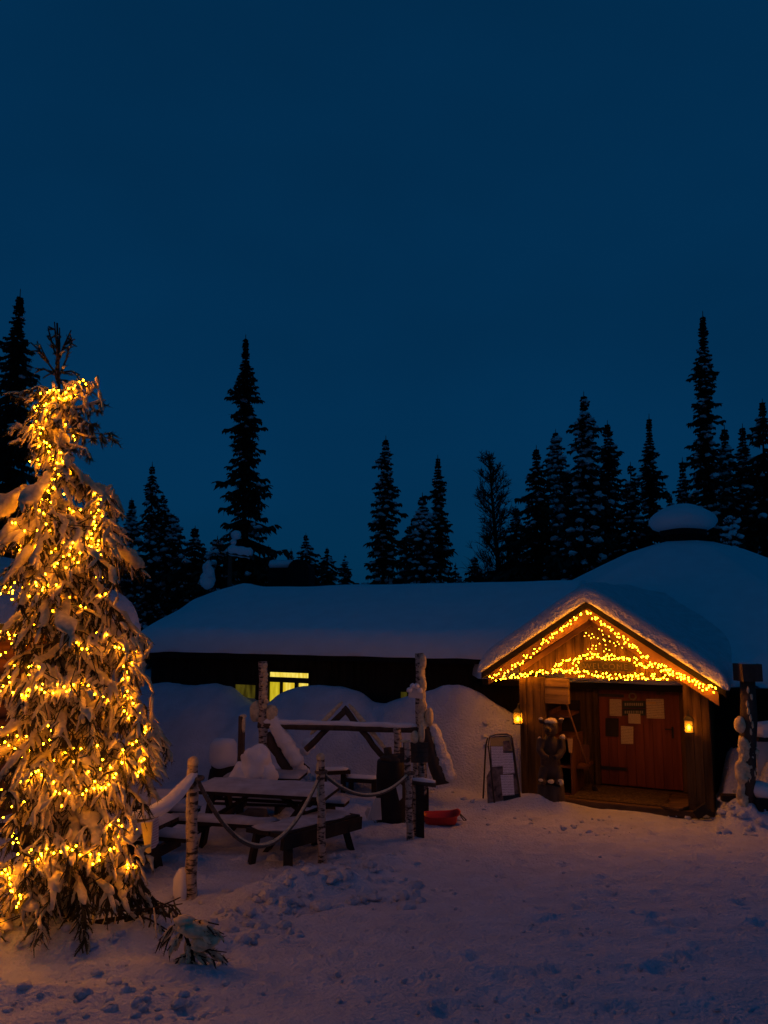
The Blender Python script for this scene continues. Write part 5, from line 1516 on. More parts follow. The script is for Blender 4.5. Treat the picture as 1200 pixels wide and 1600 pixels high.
spruce(32, 452, 24, 62, 'tall dark spruce at the left edge above the lit tree', 1, pw=.72, px_base=5, ragged=.35, snow=.10)
spruce(72, 690, 29, 26, 'narrow dark spruce showing just left of the lit tree trunk', 2, snow=.1, px_base=66)
spruce(-22, 600, 26, 42, 'dark spruce cut by the left edge beside the tallest left spruce', 3, snow=.1)
spruce(238, 722, 33, 22, 'slim spire spruce with a bare top, right of the lit tree', 4, pw=.45, gap=.22, snow=.5, dens=.75, droop=.9)
spruce(206, 778, 36, 30, 'hazy bushy spruce just left of the slim spire spruce', 5, pw=.5, snow=.9, px_base=204)
spruce(176, 760, 30, 20, 'thin spruce peeking past the right side of the lit tree', 6, snow=.3, gap=.25, dens=.6)
spruce(272, 803, 34, 34, 'snowy spruce just right of the slim spire spruce', 7, pw=.55, snow=.9)
spruce(305, 822, 29, 34, 'dark low spruce beside the snow laden pole', 8, pw=.55, snow=.45)
spruce(340, 838, 25.5, 30, 'low spruce directly behind the thin snow laden pole', 9, pw=.6, snow=.7)
spruce(384, 523, 27, 39, 'big tall spruce rising above the left end of the lodge ridge', 10, pw=.62, ragged=.38, snow=.16, dens=1.0, gap=.12)
spruce(478, 833, 44, 26, 'small distant spruce right behind the barrel-shaped hut', 11, snow=.5)
spruce(455, 857, 48, 12, 'tiny distant spruce just left of the one behind the hut', 12, snow=.4)
spruce(511, 855, 46, 18, 'small distant pointed spruce, second from the hut', 13, snow=.4)
spruce(539, 866, 48, 13, 'tiny thin distant spruce, third from the hut', 14, snow=.4)
spruce(603, 681, 30, 26, 'columnar spruce standing alone over the middle of the roof', 15, pw=.42, ragged=.25, snow=.65, px_base=597)
spruce(660, 770, 29, 30, 'broad snowy spruce, lower one of the pair in the middle', 16, pw=.55, snow=.85, ragged=.2)
spruce(684, 711, 31.5, 24, 'slender spruce, taller one of the pair in the middle', 17, pw=.75, snow=.3, px_base=688)
spruce(712, 880, 38, 12, 'tiny sapling spruce alone on the roof line right of the middle pair', 18, dens=.5, gap=.3, snow=.2)
spruce(742, 868, 35, 20, 'small dark spruce at the foot of the bare birch', 19, snow=.3)
spruce(838, 696, 30, 40, 'dark spruce first right of the bare birch', 20, pw=.7, snow=.35, px_base=832)
spruce(868, 671, 32, 30, 'spruce with a snow bent top between two dark spruces', 21, pw=.38, snow=.95, gap=.10, dens=.8)
spruce(912, 612, 28, 48, 'broadest spruce with large snow clumps left of the smoke hood', 22, pw=.62, snow=.9, ragged=.35)
spruce(949, 657, 31, 36, 'dark spruce half behind the broadest snowy one', 23, pw=.62, snow=.35)
spruce(985, 722, 30, 34, 'lower spruce filling the gap left of the smoke hood', 24, pw=.5, snow=.5)
spruce(1014, 647, 32, 36, 'pointed spruce right behind the left side of the smoke hood', 25, pw=.8, snow=.35)
spruce(1046, 770, 34, 22, 'low spruce showing just left of the snow capped smoke hood', 26, pw=.5, snow=.5)
spruce(1098, 486, 27, 27, 'tallest spruce on the right with a narrow ragged spire', 27, pw=.5, ragged=.5, snow=.4, gap=.1)
spruce(1066, 715, 28.5, 16, 'stunted snag spruce leaning on the tallest right spruce', 28, pw=.35, snow=.5, dens=.8)
spruce(1132, 664, 29, 34, 'spruce close right of the tallest one, with clumped snow', 29, pw=.5, snow=.8)
spruce(1160, 662, 31, 30, 'pointed spruce between the tallest right one and the right edge', 30, pw=.6, snow=.6)
spruce(1191, 623, 28, 38, 'dark spruce at the right edge of the picture', 31, pw=.5, snow=.3)
spruce(1140, 800, 24.5, 34, 'low snow-heavy spruce right beside the smoke hood', 32, pw=.45, snow=1.0)

spruce(886, 735, 34, 30, 'dim spruce filling the gap between snow bent and broadest spruces', 41, pw=.5, snow=.6)
spruce(932, 742, 35, 34, 'dim lower spruce behind the right flank of the broadest spruce', 42, pw=.5, snow=.6)
spruce(1120, 725, 33, 34, 'dim spruce filling in behind the tallest right spruce', 43, pw=.5, snow=.5)
spruce(1176, 738, 35, 34, 'dim spruce low between the two spruces by the right edge', 44, pw=.5, snow=.6)
spruce(806, 790, 36, 28, 'dim low spruce between the bare birch and the first dark spruce', 45, pw=.5, snow=.6)
spruce(640, 822, 36, 26, 'dim low spruce between the columnar one and the middle pair', 46, pw=.5, snow=.6)
spruce(255, 770, 40, 30, 'dim far spruce behind the slim spire spruce', 47, pw=.5, snow=.6)
spruce(420, 852, 38, 26, 'dim low spruce at the right foot of the big tall spruce', 48, pw=.5, snow=.5)

def birch():
    rs = random.Random(77); Y = 33
    top = P(770, 713, Y); bx = P(776, 900, Y).x; zb = gz(bx, Y); H = top.z - zb
    o = thing('birch_tree', 'bare leafless birch with a fine twiggy crown in the forest', 'birch', (bx, Y, zb))
    tr = MB(); ax = lambda f: Vector((bx + (top.x - bx) * f + .12 * math.sin(f * 5), Y, zb + H * f))
    tr.tube([ax(k / 14) for k in range(15)], [.14 * (1 - k / 14) ** .8 + .012 for k in range(15)], 8); tr.build('trunk', 'twig', o)
    mb = MB()
    def limb(p, d, ln, r, lvl):
        n = 5; pts = [p]; dd = d.copy()
        for k in range(n):
            dd = (dd + Vector((rs.uniform(-.22, .22), rs.uniform(-.22, .22), rs.uniform(-.05, .16) if lvl < 2 else rs.uniform(-.25, .1)))).normalized(); pts.append(pts[-1] + dd * ln / n)
        mb.tube(pts, [r * (1 - .75 * k / n) for k in range(n + 1)], 3 if lvl else 4, cap=False)
        if lvl < 2:
            for k in range(7 if lvl == 0 else 6):
                q = pts[1 + int(rs.random() * (n - 1))].lerp(pts[-1], rs.random() * .5)
                d2 = (dd + Vector((rs.uniform(-1, 1), rs.uniform(-1, 1), rs.uniform(-.3, .8)))).normalized(); limb(q, d2, ln * rs.uniform(.35, .6), max(.013, r * .5), lvl + 1)
    for k in range(120):
        f = .10 + .88 * k / 120; an = rs.uniform(0, 6.28)
        ln = (.9 + 1.0 * rs.random()) * (1.0 - f * .62)
        limb(ax(f), Vector((math.cos(an), math.sin(an), .75)).normalized(), ln, .028, 0)
    mb.build('crown', 'twig', o)
birch()
def laden_sapling(px, py0, py1, Y, label):
    q = P(px, py1, Y); o = thing('laden_sapling', label, 'sapling', (q.x, Y, gz(q.x, Y)))
    mb = MB(); mb.tube([Vector((q.x, Y, gz(q.x, Y) - .1)), P(px, py0 + 4, Y)], [.05, .02], 6); mb.build('trunk', 'bark', o)
    mb = MB(); rs = random.Random(px)
    for k in range(9):
        f = k / 8; mb.blob(P(px + rs.uniform(-4, 4), py0 + (py1 - py0) * f, Y + rs.uniform(-.1, .1)), (.10 + .09 * f, .12, .15), 10, 8, noise=.3, seed=k)
    mb.build('snow', 'snow', o, smooth=True)
laden_sapling(325, 884, 912, 22, 'stooped sapling wholly wrapped in snow at the left end of the lodge ridge')

# ================================================================== THE LIT SPRUCE in the foreground
TY = 6.35
tb = on_ground(98, 1478)
TX = P(98, 1478, TY).x; TZ = gz(TX, TY)
ttop = P(88, 505, TY)
TH = ttop.z - TZ
lit = thing('lit_spruce', 'snowy spruce hung with warm fairy lights in the left foreground', 'spruce', (TX, TY, TZ))
def tax(z):
    f = (z - TZ) / TH
    return Vector((TX + (ttop.x - TX) * f + .02 * math.sin(f * 9), TY + .01 * math.sin(f * 6), z))
def pz(py): return P(95, py, TY).z
mb = MB(); mb.tube([tax(TZ - .1 + (TH + .1) * k / 16) for k in range(17)], [max(.008, .085 * (1 - k / 16) ** .9) for k in range(17)], 10, jit=.05)
mb.build('trunk', 'bark', lit, smooth=True)
class Foliage:
    def __init__(self): self.leaf = MB(); self.snow = MB(); self.wood = MB()
FO = Foliage(); rs = random.Random(42)
BR = []       # branch surface samples for hanging bulbs
def twig(p, d, ln, r, snow, needles=10):
    """one foxtail of needles, bending down under its weight, with clotted snow on its back"""
    d = d.normalized(); n = 4
    wob = Vector((rs.uniform(-1, 1), rs.uniform(-1, 1), 0)) * ln * .16
    pts = [p + d * (ln * k / n) + wob * math.sin(k * 1.1) + Vector((0, 0, -ln * .42 * (k / n) ** 1.8)) for k in range(n + 1)]
    FO.leaf.tube(pts, [r * .45, r * .6, r * .6, r * .5, r * .2], 4, jit=.35)
    s = d.cross(Vector((0, 0, 1)))
    if s.length < .05: s = Vector((1, 0, 0))
    s.normalize(); u = s.cross(d)
    for k in range(needles + 16):
        q = pts[0].lerp(pts[2], rs.random()) if rs.random() < .5 else pts[2].lerp(pts[-1], rs.random()); an = rs.uniform(0, 6.28)
        o_ = (s * math.cos(an) + u * math.sin(an)); w_ = d * (r * .3)
        FO.leaf.add([q - w_ + o_ * r * .4, q + w_ + o_ * r * .4, q + o_ * (r * rs.uniform(1.3, 2.4)) + d * r * rs.uniform(1.6, 3.0)], [(0, 1, 2)])
    if snow > 0 and rs.random() < .22 + .45 * snow:
        k0 = rs.choice((0, 0, 1, 2)); k1 = rs.choice((3, 4, 4))
        sp = [q + Vector((rs.uniform(-.3, .3) * r, -r * .2, r * (.5 + .35 * snow))) for q in pts[k0:k1 + 1]]
        if len(sp) >= 2:
            fat = rs.choice((.8, 1.0, 1.3, 1.8))
            rr = [r * rs.uniform(.7, 1.4) * (.45 + .6 * snow) * fat for _ in sp]; rr[-1] *= .45; rr[0] *= .65
            FO.snow.tube(sp, rr, 7, jit=.2, flat=.85)
def finger(p, d, ln, r):
    """a drooping shoot wholly wrapped in snow"""
    d = d.normalized(); n = 5
    wob = Vector((rs.uniform(-1, 1), rs.uniform(-1, 1), 0)) * ln * .12
    pts = [p + d * (ln * k / n) + wob * math.sin(k * .9) + Vector((0, 0, -ln * .5 * (k / n) ** 1.7)) for k in range(n + 1)]
    FO.snow.tube(pts, [r * q * rs.uniform(.7, 1.3) for q in (.45, .9, 1.05, .95, .7, .25)], 7, jit=.26)
    for k in range(7):                        # needles showing along the underside
        q = pts[1].lerp(pts[-1], rs.random()); w_ = d * (r * .35); o_ = Vector((rs.uniform(-.7, .7), rs.uniform(-.8, .2), -1)).normalized()
        FO.leaf.add([q - w_, q + w_, q + o_ * (r * rs.uniform(1.3, 2.0)) + d * r], [(0, 1, 2)])
def snow_back(pts, rads):
    """one continuous, uneven roll of snow along a bough"""
    t = MB(); fine = []; rr = []
    for k in range(len(pts) - 1):
        for e in range(2):
            f = e / 2; fine.append(pts[k].lerp(pts[k + 1], f)); rr.append(rads[k] * (1 - f) + rads[k + 1] * f)
    fine.append(pts[-1]); rr.append(rads[-1] * .4); rr[0] *= .5
    t.tube(fine, rr, 12, flat=.8)
    hm = max(rads)
    for v in t.v:
        v = Vector(v); w = mnoise.noise_vector(v * 11) * (.42 * hm + .008) + mnoise.noise_vector(v * 28) * (.20 * hm + .006)
        FO.snow.v.append(tuple(v + w))
    FO.snow.f.extend([tuple(i + FO.snow.n for i in f) for f in t.f]); FO.snow.n += len(t.v)
def branch(z0, an, ln, drop, snow=1.0, curl=.25, heavy=0.0, tw=1.0, rad=.016, kink=0.0, tip=None, needles=8, fan=1.0, fing=1.0):
    """a drooping branch from the trunk; drop = fall at the tip; heavy = thickness of the snow on its back"""
    c = tax(z0)
    if tip is not None:
        v = Vector(tip) - c; ln = math.hypot(v.x, v.y); an = math.atan2(v.y, v.x); drop = -v.z
    d = Vector((math.cos(an), math.sin(an), 0)); sd = Vector((-d.y, d.x, 0))
    n = max(4, int(ln / .075)); pts = []; wb = rs.uniform(0, 6)
    for k in range(n + 1):
        q = k / n
        pts.append(c + d * (ln * q) + sd * (kink * math.sin(q * 3.1) + .025 * math.sin(q * 7 + wb)) + Vector((0, 0, -drop * (q ** 1.15) + curl * ln * (.9 * q * (1 - q)) + .02 * math.sin(q * 8 + wb))))
    FO.wood.tube(pts, [rad * (1 - .75 * k / n) for k in range(n + 1)], 5)
    for k in range(n):
        q = (k + .5) / n; p = pts[k].lerp(pts[k + 1], .5); bd = (pts[k + 1] - pts[k]).normalized()
        if q < .10: continue
        tl = (.060 + .085 * min(1, ln / .8)) * (1.15 - .55 * q) * tw
        for s in (-1, 1):
            for rep in range(3 if ln > .35 else 2):
                dv = bd * rs.uniform(.05, .7) + sd * (s * rs.uniform(.15, 1.0) * fan) + Vector((0, 0, -rs.uniform(.1, 1.3)))
                twig(p.lerp(pts[k + 1], rs.random() * .6), dv, tl * rs.uniform(.5, 1.35), rs.uniform(.006, .012), snow * rs.uniform(.3, 1.1), needles)
        if ln > .3:                              # tassels hanging under the branch
            for rep in range(rs.choice((0, 1, 1, 2))):
                dv = bd * rs.uniform(-.1, .3) + sd * rs.uniform(-.45, .45) + Vector((0, 0, -1)); twig(p, dv, tl * rs.uniform(.6, 1.7), rs.uniform(.006, .011), snow * rs.uniform(.2, .9), needles)
    twig(pts[-2], (pts[-1] - pts[-2]).normalized() + Vector((0, 0, .05)), .10 + .05 * min(1, ln), .014, snow, needles)
    if snow > .25:
        i0 = max(1, int(n * .15)); hz = z0 * 9 + an
        run = []
        for k in range(i0, n + 1):
            h_ = (.010 + heavy * (.75 + .45 * math.sin(k * .8 + hz))) * rs.uniform(.85, 1.15)
            if heavy < .012 and math.sin(k * 1.1 + hz) > .35:
                if len(run) > 2: snow_back([q for q, _ in run], [h for _, h in run])
                run = []; continue
            run.append((pts[k] + Vector((0, 0, .008 + h_ * .40)), h_))
        if len(run) > 2: snow_back([q for q, _ in run], [h for _, h in run])
        for k in range(max(2, int(n * .25)), n):   # snow-wrapped shoots drooping from both sides
            for s in (-1, 1):
                if rs.random() < .27 * snow * fing:
                    bd = (pts[k + 1] - pts[k]).normalized(); finger(pts[k], bd * rs.uniform(.1, .7) + sd * (s * rs.uniform(.3, 1.0)) + Vector((0, 0, -rs.uniform(.1, .9))), rs.uniform(.05, .13), rs.uniform(.008, .018))
    return pts
def tipat(px, py, dy): return P(px, py, TY + dy)
# leader: bare forked shoots above the lights
for (p0, p1, p2) in (((90, 600), (89, 545), (85, 503)), ((90, 575), (93, 545), (93, 512)), ((92, 562), (100, 540), (111, 516)), ((98, 545), (104, 535), (117, 530)), ((92, 590), (76, 568), (62, 538)),
                     ((76, 566), (66, 552), (48, 535)), ((70, 557), (62, 548), (58, 533)), ((88, 545), (80, 533), (75, 512)), ((88, 555), (84, 545), (80, 538)), ((94, 585), (104, 560), (108, 545)),
                     ((84, 585), (70, 577), (55, 576)), ((95, 582), (112, 580), (125, 586)), ((88, 530), (86, 515), (76, 510)), ((105, 548), (112, 535), (109, 520))):
    q = [P(px, py, TY + rs.uniform(-.06, .06)) for px, py in (p0, p1, p2)]
    FO.wood.tube(q, [.009, .008, .005], 5); 
    for e in range(2):
        d = q[e + 1] - q[e]; twig(q[e], d, d.length * 1.02, .0125, .22, 14)
# upper open branches (right, left, front)
UP = [((135, 597), 596, -.05, .25, .006), ((143, 608), 600, .05, .3, .005), ((12, 612), 612, .0, .6, .008), ((20, 622), 615, -.08, .5, .004), ((48, 640), 610, -.25, .9, .008), ((110, 640), 615, -.3, .9, .008),
      ((162, 630), 645, -.05, .8, .016), ((160, 642), 648, .1, .7, .010), ((155, 662), 655, -.2, .4, .006), ((178, 678), 672, .02, .5, .008), ((182, 690), 678, -.1, .4, .004), ((140, 715), 685, -.2, .5, .006),
      ((145, 668), 652, -.25, .4, .006), ((12, 672), 682, -.05, 1.0, .016), ((25, 690), 690, -.15, .9, .012), ((48, 705), 690, -.3, .9, .012), ((58, 730), 712, -.05, 1.1, .022), ((110, 725), 690, -.35, .9, .012),
      ((85, 660), 640, -.32, 1.0, .03), ((70, 650), 630, -.2, .8, .01), ((125, 650), 640, .25, .6, .01), ((60, 670), 660, .25, .6, .01), ((130, 755), 720, -.25, .9, .015), ((70, 760), 735, -.3, 1.0, .02), ((100, 745), 715, -.38, 1.0, .02)]
for (tp, zp, dy, sn_, hv) in UP:
    branch(pz(zp), 0, 0, 0, sn_ * .8, .06, hv * .8, .62, .010, tip=tipat(tp[0], tp[1], dy), fing=.25)
# snow plugs sitting in the crotches of the upper stem
for (px, py, r_, dy) in ((92, 652, .065, -.07), (94, 640, .05, -.05), (98, 690, .06, -.06), (92, 628, .045, -.05), (108, 738, .07, -.06), (112, 755, .075, -.08), (85, 680, .04, -.04), (104, 715, .05, -.07), (95, 668, .05, -.03)):
    FO.snow.blob(P(px, py, TY + dy), (r_, r_ * .9, r_ * 1.15), 12, 9, noise=.25, seed=px)
# the great snow-loaded limb to the left, and marked limbs whose tips show on the outline
MAIN = [((-12, 812), 742, -.35, 1.0, .075, .20), ((40, 790), 745, -.55, 1.0, .05, .2), ((-5, 850), 800, -.15, .9, .045, .2), ((5, 905), 850, -.30, .8, .03, .2),
        ((190, 790), 752, -.15, 1.0, .028, .2), ((172, 778), 748, -.35, 1.0, .022, .15), ((197, 838), 800, -.15, .9, .022, .25), ((226, 890), 830, .0, .9, .045, .3), ((215, 875), 828, .15, .8, .045, .3), ((180, 905), 850, -.45, .7, .02, .2),
        ((195, 962), 890, -.25, .55, .012, .25), ((232, 1008), 925, -.1, .7, .022, .3), ((205, 1020), 930, -.35, .9, .014, .2), ((208, 1060), 965, -.35, 1.0, .016, .2), ((182, 1092), 985, -.45, .8, .022, .25),
        ((262, 1176), 1075, -.15, 1.0, .020, .25), ((250, 1150), 1070, -.35, .9, .016, .2), ((215, 1130), 1050, -.55, .9, .02, .2), ((238, 1235), 1130, -.25, .8, .014, .2), ((215, 1200), 1120, -.5, .9, .02, .2),
        ((200, 1270), 1190, -.1, .5, .012, .2), ((232, 1255), 1185, -.4, .6, .016, .2), ((195, 1345), 1240, -.5, 1.0, .045, .2), ((235, 1410), 1300, -.3, .5, .014, .2), ((225, 1372), 1270, -.5, .8, .02, .2),
        ((265, 1428), 1335, -.3, .3, .006, .15), ((285, 1440), 1340, -.15, .3, .006, .2), ((240, 1440), 1340, -.5, .3, .006, .2)]
for (tp, zp, dy, sn_, hv, cu) in MAIN:
    branch(pz(zp), 0, 0, 0, sn_, cu, hv, 1.0, .016, tip=tipat(tp[0], tp[1], dy))
# front boughs with their own shape (dark, shaded snow backs)
FRONT = [((80, 930), 860, -.55, .8, .04), ((150, 880), 820, -.55, .9, .02), ((60, 985), 905, -.6, .6, .03), ((110, 1000), 930, -.72, .7, .05), ((135, 1125), 1040, -.78, .7, .05), ((150, 1150), 1045, -.70, .6, .035),
         ((100, 1150), 1050, -.75, .6, .03), ((60, 1120), 1030, -.75, .8, .02), ((25, 1105), 1020, -.6, .9, .02), ((30, 1000), 930, -.5, .5, .015), ((55, 1270), 1180, -.85, .7, .04), ((75, 1300), 1190, -.8, .7, .03),
         ((20, 1240), 1160, -.7, .8, .02), ((150, 1330), 1230, -.82, .8, .05), ((115, 1350), 1240, -.9, .7, .03), ((175, 1290), 1200, -.7, .9, .03), ((90, 1395), 1290, -.95, .6, .04), ((45, 1370), 1285, -.85, .7, .03),
         ((125, 1420), 1310, -.95, .4, .02), ((170, 1410), 1310, -.85, .4, .02), ((200, 1400), 1300, -.7, .5, .02), ((60, 1460), 1350, -1.0, .4, .02), ((140, 1465), 1360, -.95, .3, .01),
         ((20, 855), 800, -.4, .9, .03), ((10, 900), 840, -.5, .7, .03), ((55, 870), 800, -.55, .9, .03), ((125, 850), 790, -.5, 1.0, .02), ((95, 840), 780, -.5, .9, .02), ((35, 950), 880, -.5, .7, .025)]
for (tp, zp, dy, sn_, hv) in FRONT:
    branch(pz(zp), 0, 0, 0, sn_, .22, hv * .8, 1.0, .016, tip=tipat(tp[0], tp[1], dy))
# general whorls all round, radius following the outline
_l = ((790, .34), (850, .43), (900, .50), (945, .38), (1010, .50), (1080, .40), (1165, .68), (1230, .58), (1290, .46), (1370, .66), (1450, .72))
LZ = [pz(q) for q, _ in reversed(_l)]; LR = [r for _, r in reversed(_l)]
zz = TZ + .10; wh = 0
while zz < pz(800):
    f = (zz - TZ) / (pz(765) - TZ)
    rad = float(np.interp(zz - .04, LZ, LR))
    nb = 8
    a0 = rs.uniform(0, 6.28)
    for b in range(nb):
        an = a0 + 6.283 * b / nb + rs.uniform(-.25, .25)
        ln = rad * rs.uniform(.62, 1.0)
        low = f < .12
        branch(zz + .22, an, ln, ln * rs.uniform(.35, .62), snow=.25 if low else rs.choice((.6, .8, 1.0)), curl=rs.uniform(.15, .35), heavy=0.0 if low else rs.choice((.0, .006, .012, .02, .03)), tw=1.05, needles=9, kink=rs.uniform(-.08, .08))
    zz += .165
# bare trailing limbs at the foot, reaching over the snow
for (p0, p1, p2) in (((120, 1415), (180, 1432), (285, 1412)), ((150, 1440), (240, 1420), (342, 1445)), ((60, 1430), (20, 1445), (-10, 1440)), ((100, 1450), (60, 1480), (10, 1512)), ((150, 1450), (200, 1470), (262, 1480)), ((170, 1440), (235, 1425), (282, 1402)),
                     ((80, 1440), (75, 1480), (55, 1490)), ((130, 1455), (120, 1490), (95, 1505))):
    y0, y1, y2 = TY - .1, TY - .55, TY - .65
    q0, q1, q2 = P(*p0, y0), P(*p1, y1), P(*p2, y2)
    n = 9; pts = [q0 * (1 - t) ** 2 + q1 * (2 * t * (1 - t)) + q2 * t * t for t in [k / n for k in range(n + 1)]]
    pts = [Vector((p.x, p.y, max(p.z, gz(p.x, p.y) + .03))) for p in pts]
    FO.wood.tube(pts, [.013 * (1 - .7 * k / n) for k in range(n + 1)], 6)
    for k in range(2, n):
        for s in (-1, 1):
            d = (pts[k + 1] - pts[k]).normalized(); sd = Vector((-d.y, d.x, 0))
            if rs.random() < .75: twig(pts[k], d * .7 + sd * s * rs.uniform(.3, .9) + Vector((0, 0, -rs.uniform(.2, .9))), rs.uniform(.08, .2), .010, .25, 8)
FL = FO

# small broken sapling in the snow right of the lit tree
FO = Foliage()
sg = on_ground(305, 1520)
o = thing('buried_sapling', 'small frosted spruce sapling poking from the snow at the foot of the lit tree', 'sapling', tuple(sg))
s0 = sg + Vector((0, 0, -.05))
trunk_pts = [s0, P(300, 1490, sg.y), P(286, 1450, sg.y), P(268, 1415, sg.y + .1)]
mb = MB(); mb.tube(trunk_pts, [.016, .013, .010, .006], 7); mb.build('trunk', 'twig', o)
for (p0, p1, sn_) in (((300, 1495), (318, 1530), .6), ((300, 1495), (285, 1520), .5), ((300, 1490), (335, 1500), .6), ((298, 1480), (352, 1490), .2), ((290, 1460), (330, 1465), .9), ((285, 1450), (320, 1440), .5), ((300, 1500), (300, 1540), .4), ((302, 1505), (330, 1535), .4),
                      ((285, 1455), (265, 1490), .5), ((278, 1440), (250, 1470), .4), ((300, 1490), (272, 1500), .4), ((290, 1465), (305, 1500), .8), ((310, 1440), (342, 1458), .4)):
    for e in range(5):
        q0 = P(p0[0], p0[1], sg.y + rs.uniform(-.05, .05)); q1 = P(p1[0] + rs.uniform(-8, 8), p1[1] + rs.uniform(-6, 6), sg.y + rs.uniform(-.12, .12))
        f = rs.uniform(0, .6); q = q0.lerp(q1, f); twig(q, (q1 - q0), (q1 - q0).length * rs.uniform(.35, .7), .010, min(1.0, sn_ * 1.7), 9)
        if rs.random() < .6: finger(q, (q1 - q0), (q1 - q0).length * rs.uniform(.3, .6), rs.uniform(.010, .018))
    FO.wood.tube([q0, q1], [.006, .003], 5)
for (px, py, r_) in ((308, 1455, .07), (322, 1470, .07), (296, 1450, .06), (312, 1478, .05), (286, 1438, .05)): FO.snow.blob(P(px, py, sg.y - .03), (r_ * 1.3, r_, r_ * .6), 10, 7, noise=.3, seed=px)
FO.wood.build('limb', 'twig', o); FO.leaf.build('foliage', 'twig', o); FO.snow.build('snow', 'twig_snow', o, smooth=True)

# ================================================================== loose clods of snow: beyond counting
rs = random.Random(9)
mb = MB()
def clods(px0, px1, py0, py1, n, r0, r1):
    for k in range(n):
        q = on_ground(rs.uniform(px0, px1), rs.uniform(py0, py1)); r_ = r0 + (r1 - r0) * rs.random() ** 2.2
        mb.blob((q.x, q.y, q.z + r_ * .15), (r_ * rs.uniform(.8, 1.5), r_ * rs.uniform(.8, 1.3), r_ * rs.uniform(.5, .85)), 7, 5, jit=.14, noise=.3, seed=k)
clods(400, 660, 1335, 1425, 150, .012, .075); clods(330, 470, 1400, 1480, 70, .010, .05); clods(0, 380, 1500, 1598, 110, .008, .045)
clods(660, 830, 1235, 1290, 70, .012, .06); clods(820, 1150, 1275, 1310, 70, .008, .04); clods(1100, 1200, 1230, 1310, 50, .015, .08)
clods(350, 1200, 1330, 1598, 420, .006, .022); clods(230, 420, 1370, 1420, 40, .010, .05)
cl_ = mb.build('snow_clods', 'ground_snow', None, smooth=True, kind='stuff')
cl_['label'] = 'loose clods and crumbs of snow scattered over the yard'; cl_['category'] = 'snow clods'
# ================================================================== FAIRY LIGHTS
def bulb_mesh(name, r, mat, seg=6):
    mb = MB(); mb.blob((0, 0, 0), (r, r, r * 1.25), seg, 4)
    me = bpy.data.meshes.new(name); me.from_pydata(mb.v, [], mb.f); me.update(); me.polygons.foreach_set('use_smooth', [True] * len(me.polygons)); me.materials.append(M[mat])
    return me
BM_TREE = bulb_mesh('tree_bulb', .0058, 'bulb'); BM_PORCH = bulb_mesh('porch_bulb', .0086, 'bulb_far'); BM_CABIN = bulb_mesh('cabin_bulb', .0090, 'bulb'); BM_STAR = bulb_mesh('star_bulb', .0055, 'bulb_star')
def light_string(label, pts, me, group, wire=.0035, name='light_string', cat='string lights'):
    """cable through the bulbs; every bulb a part"""
    c = pts[0]
    o = thing(name, label, cat, tuple(c), 0, group)
    inv = ROOTM[o.name].inverted()
    mb = MB()
    q = []
    for k, p in enumerate(pts):
        q.append(p + Vector((0, .012, .012)))
        if k < len(pts) - 1: q.append(p.lerp(pts[k + 1], .5) + Vector((0, .014, -.10 * min(.3, (pts[k + 1] - p).length))))
    mb.tube(q, wire, 4); mb.build('cable', 'cable', o)
    for p in pts:
        b = bpy.data.objects.new('bulb', me); COL.objects.link(b); b.parent = o; b.location = inv @ p
        b.rotation_euler = (random.uniform(-.6, .6), random.uniform(-.6, .6), 0)
    return o

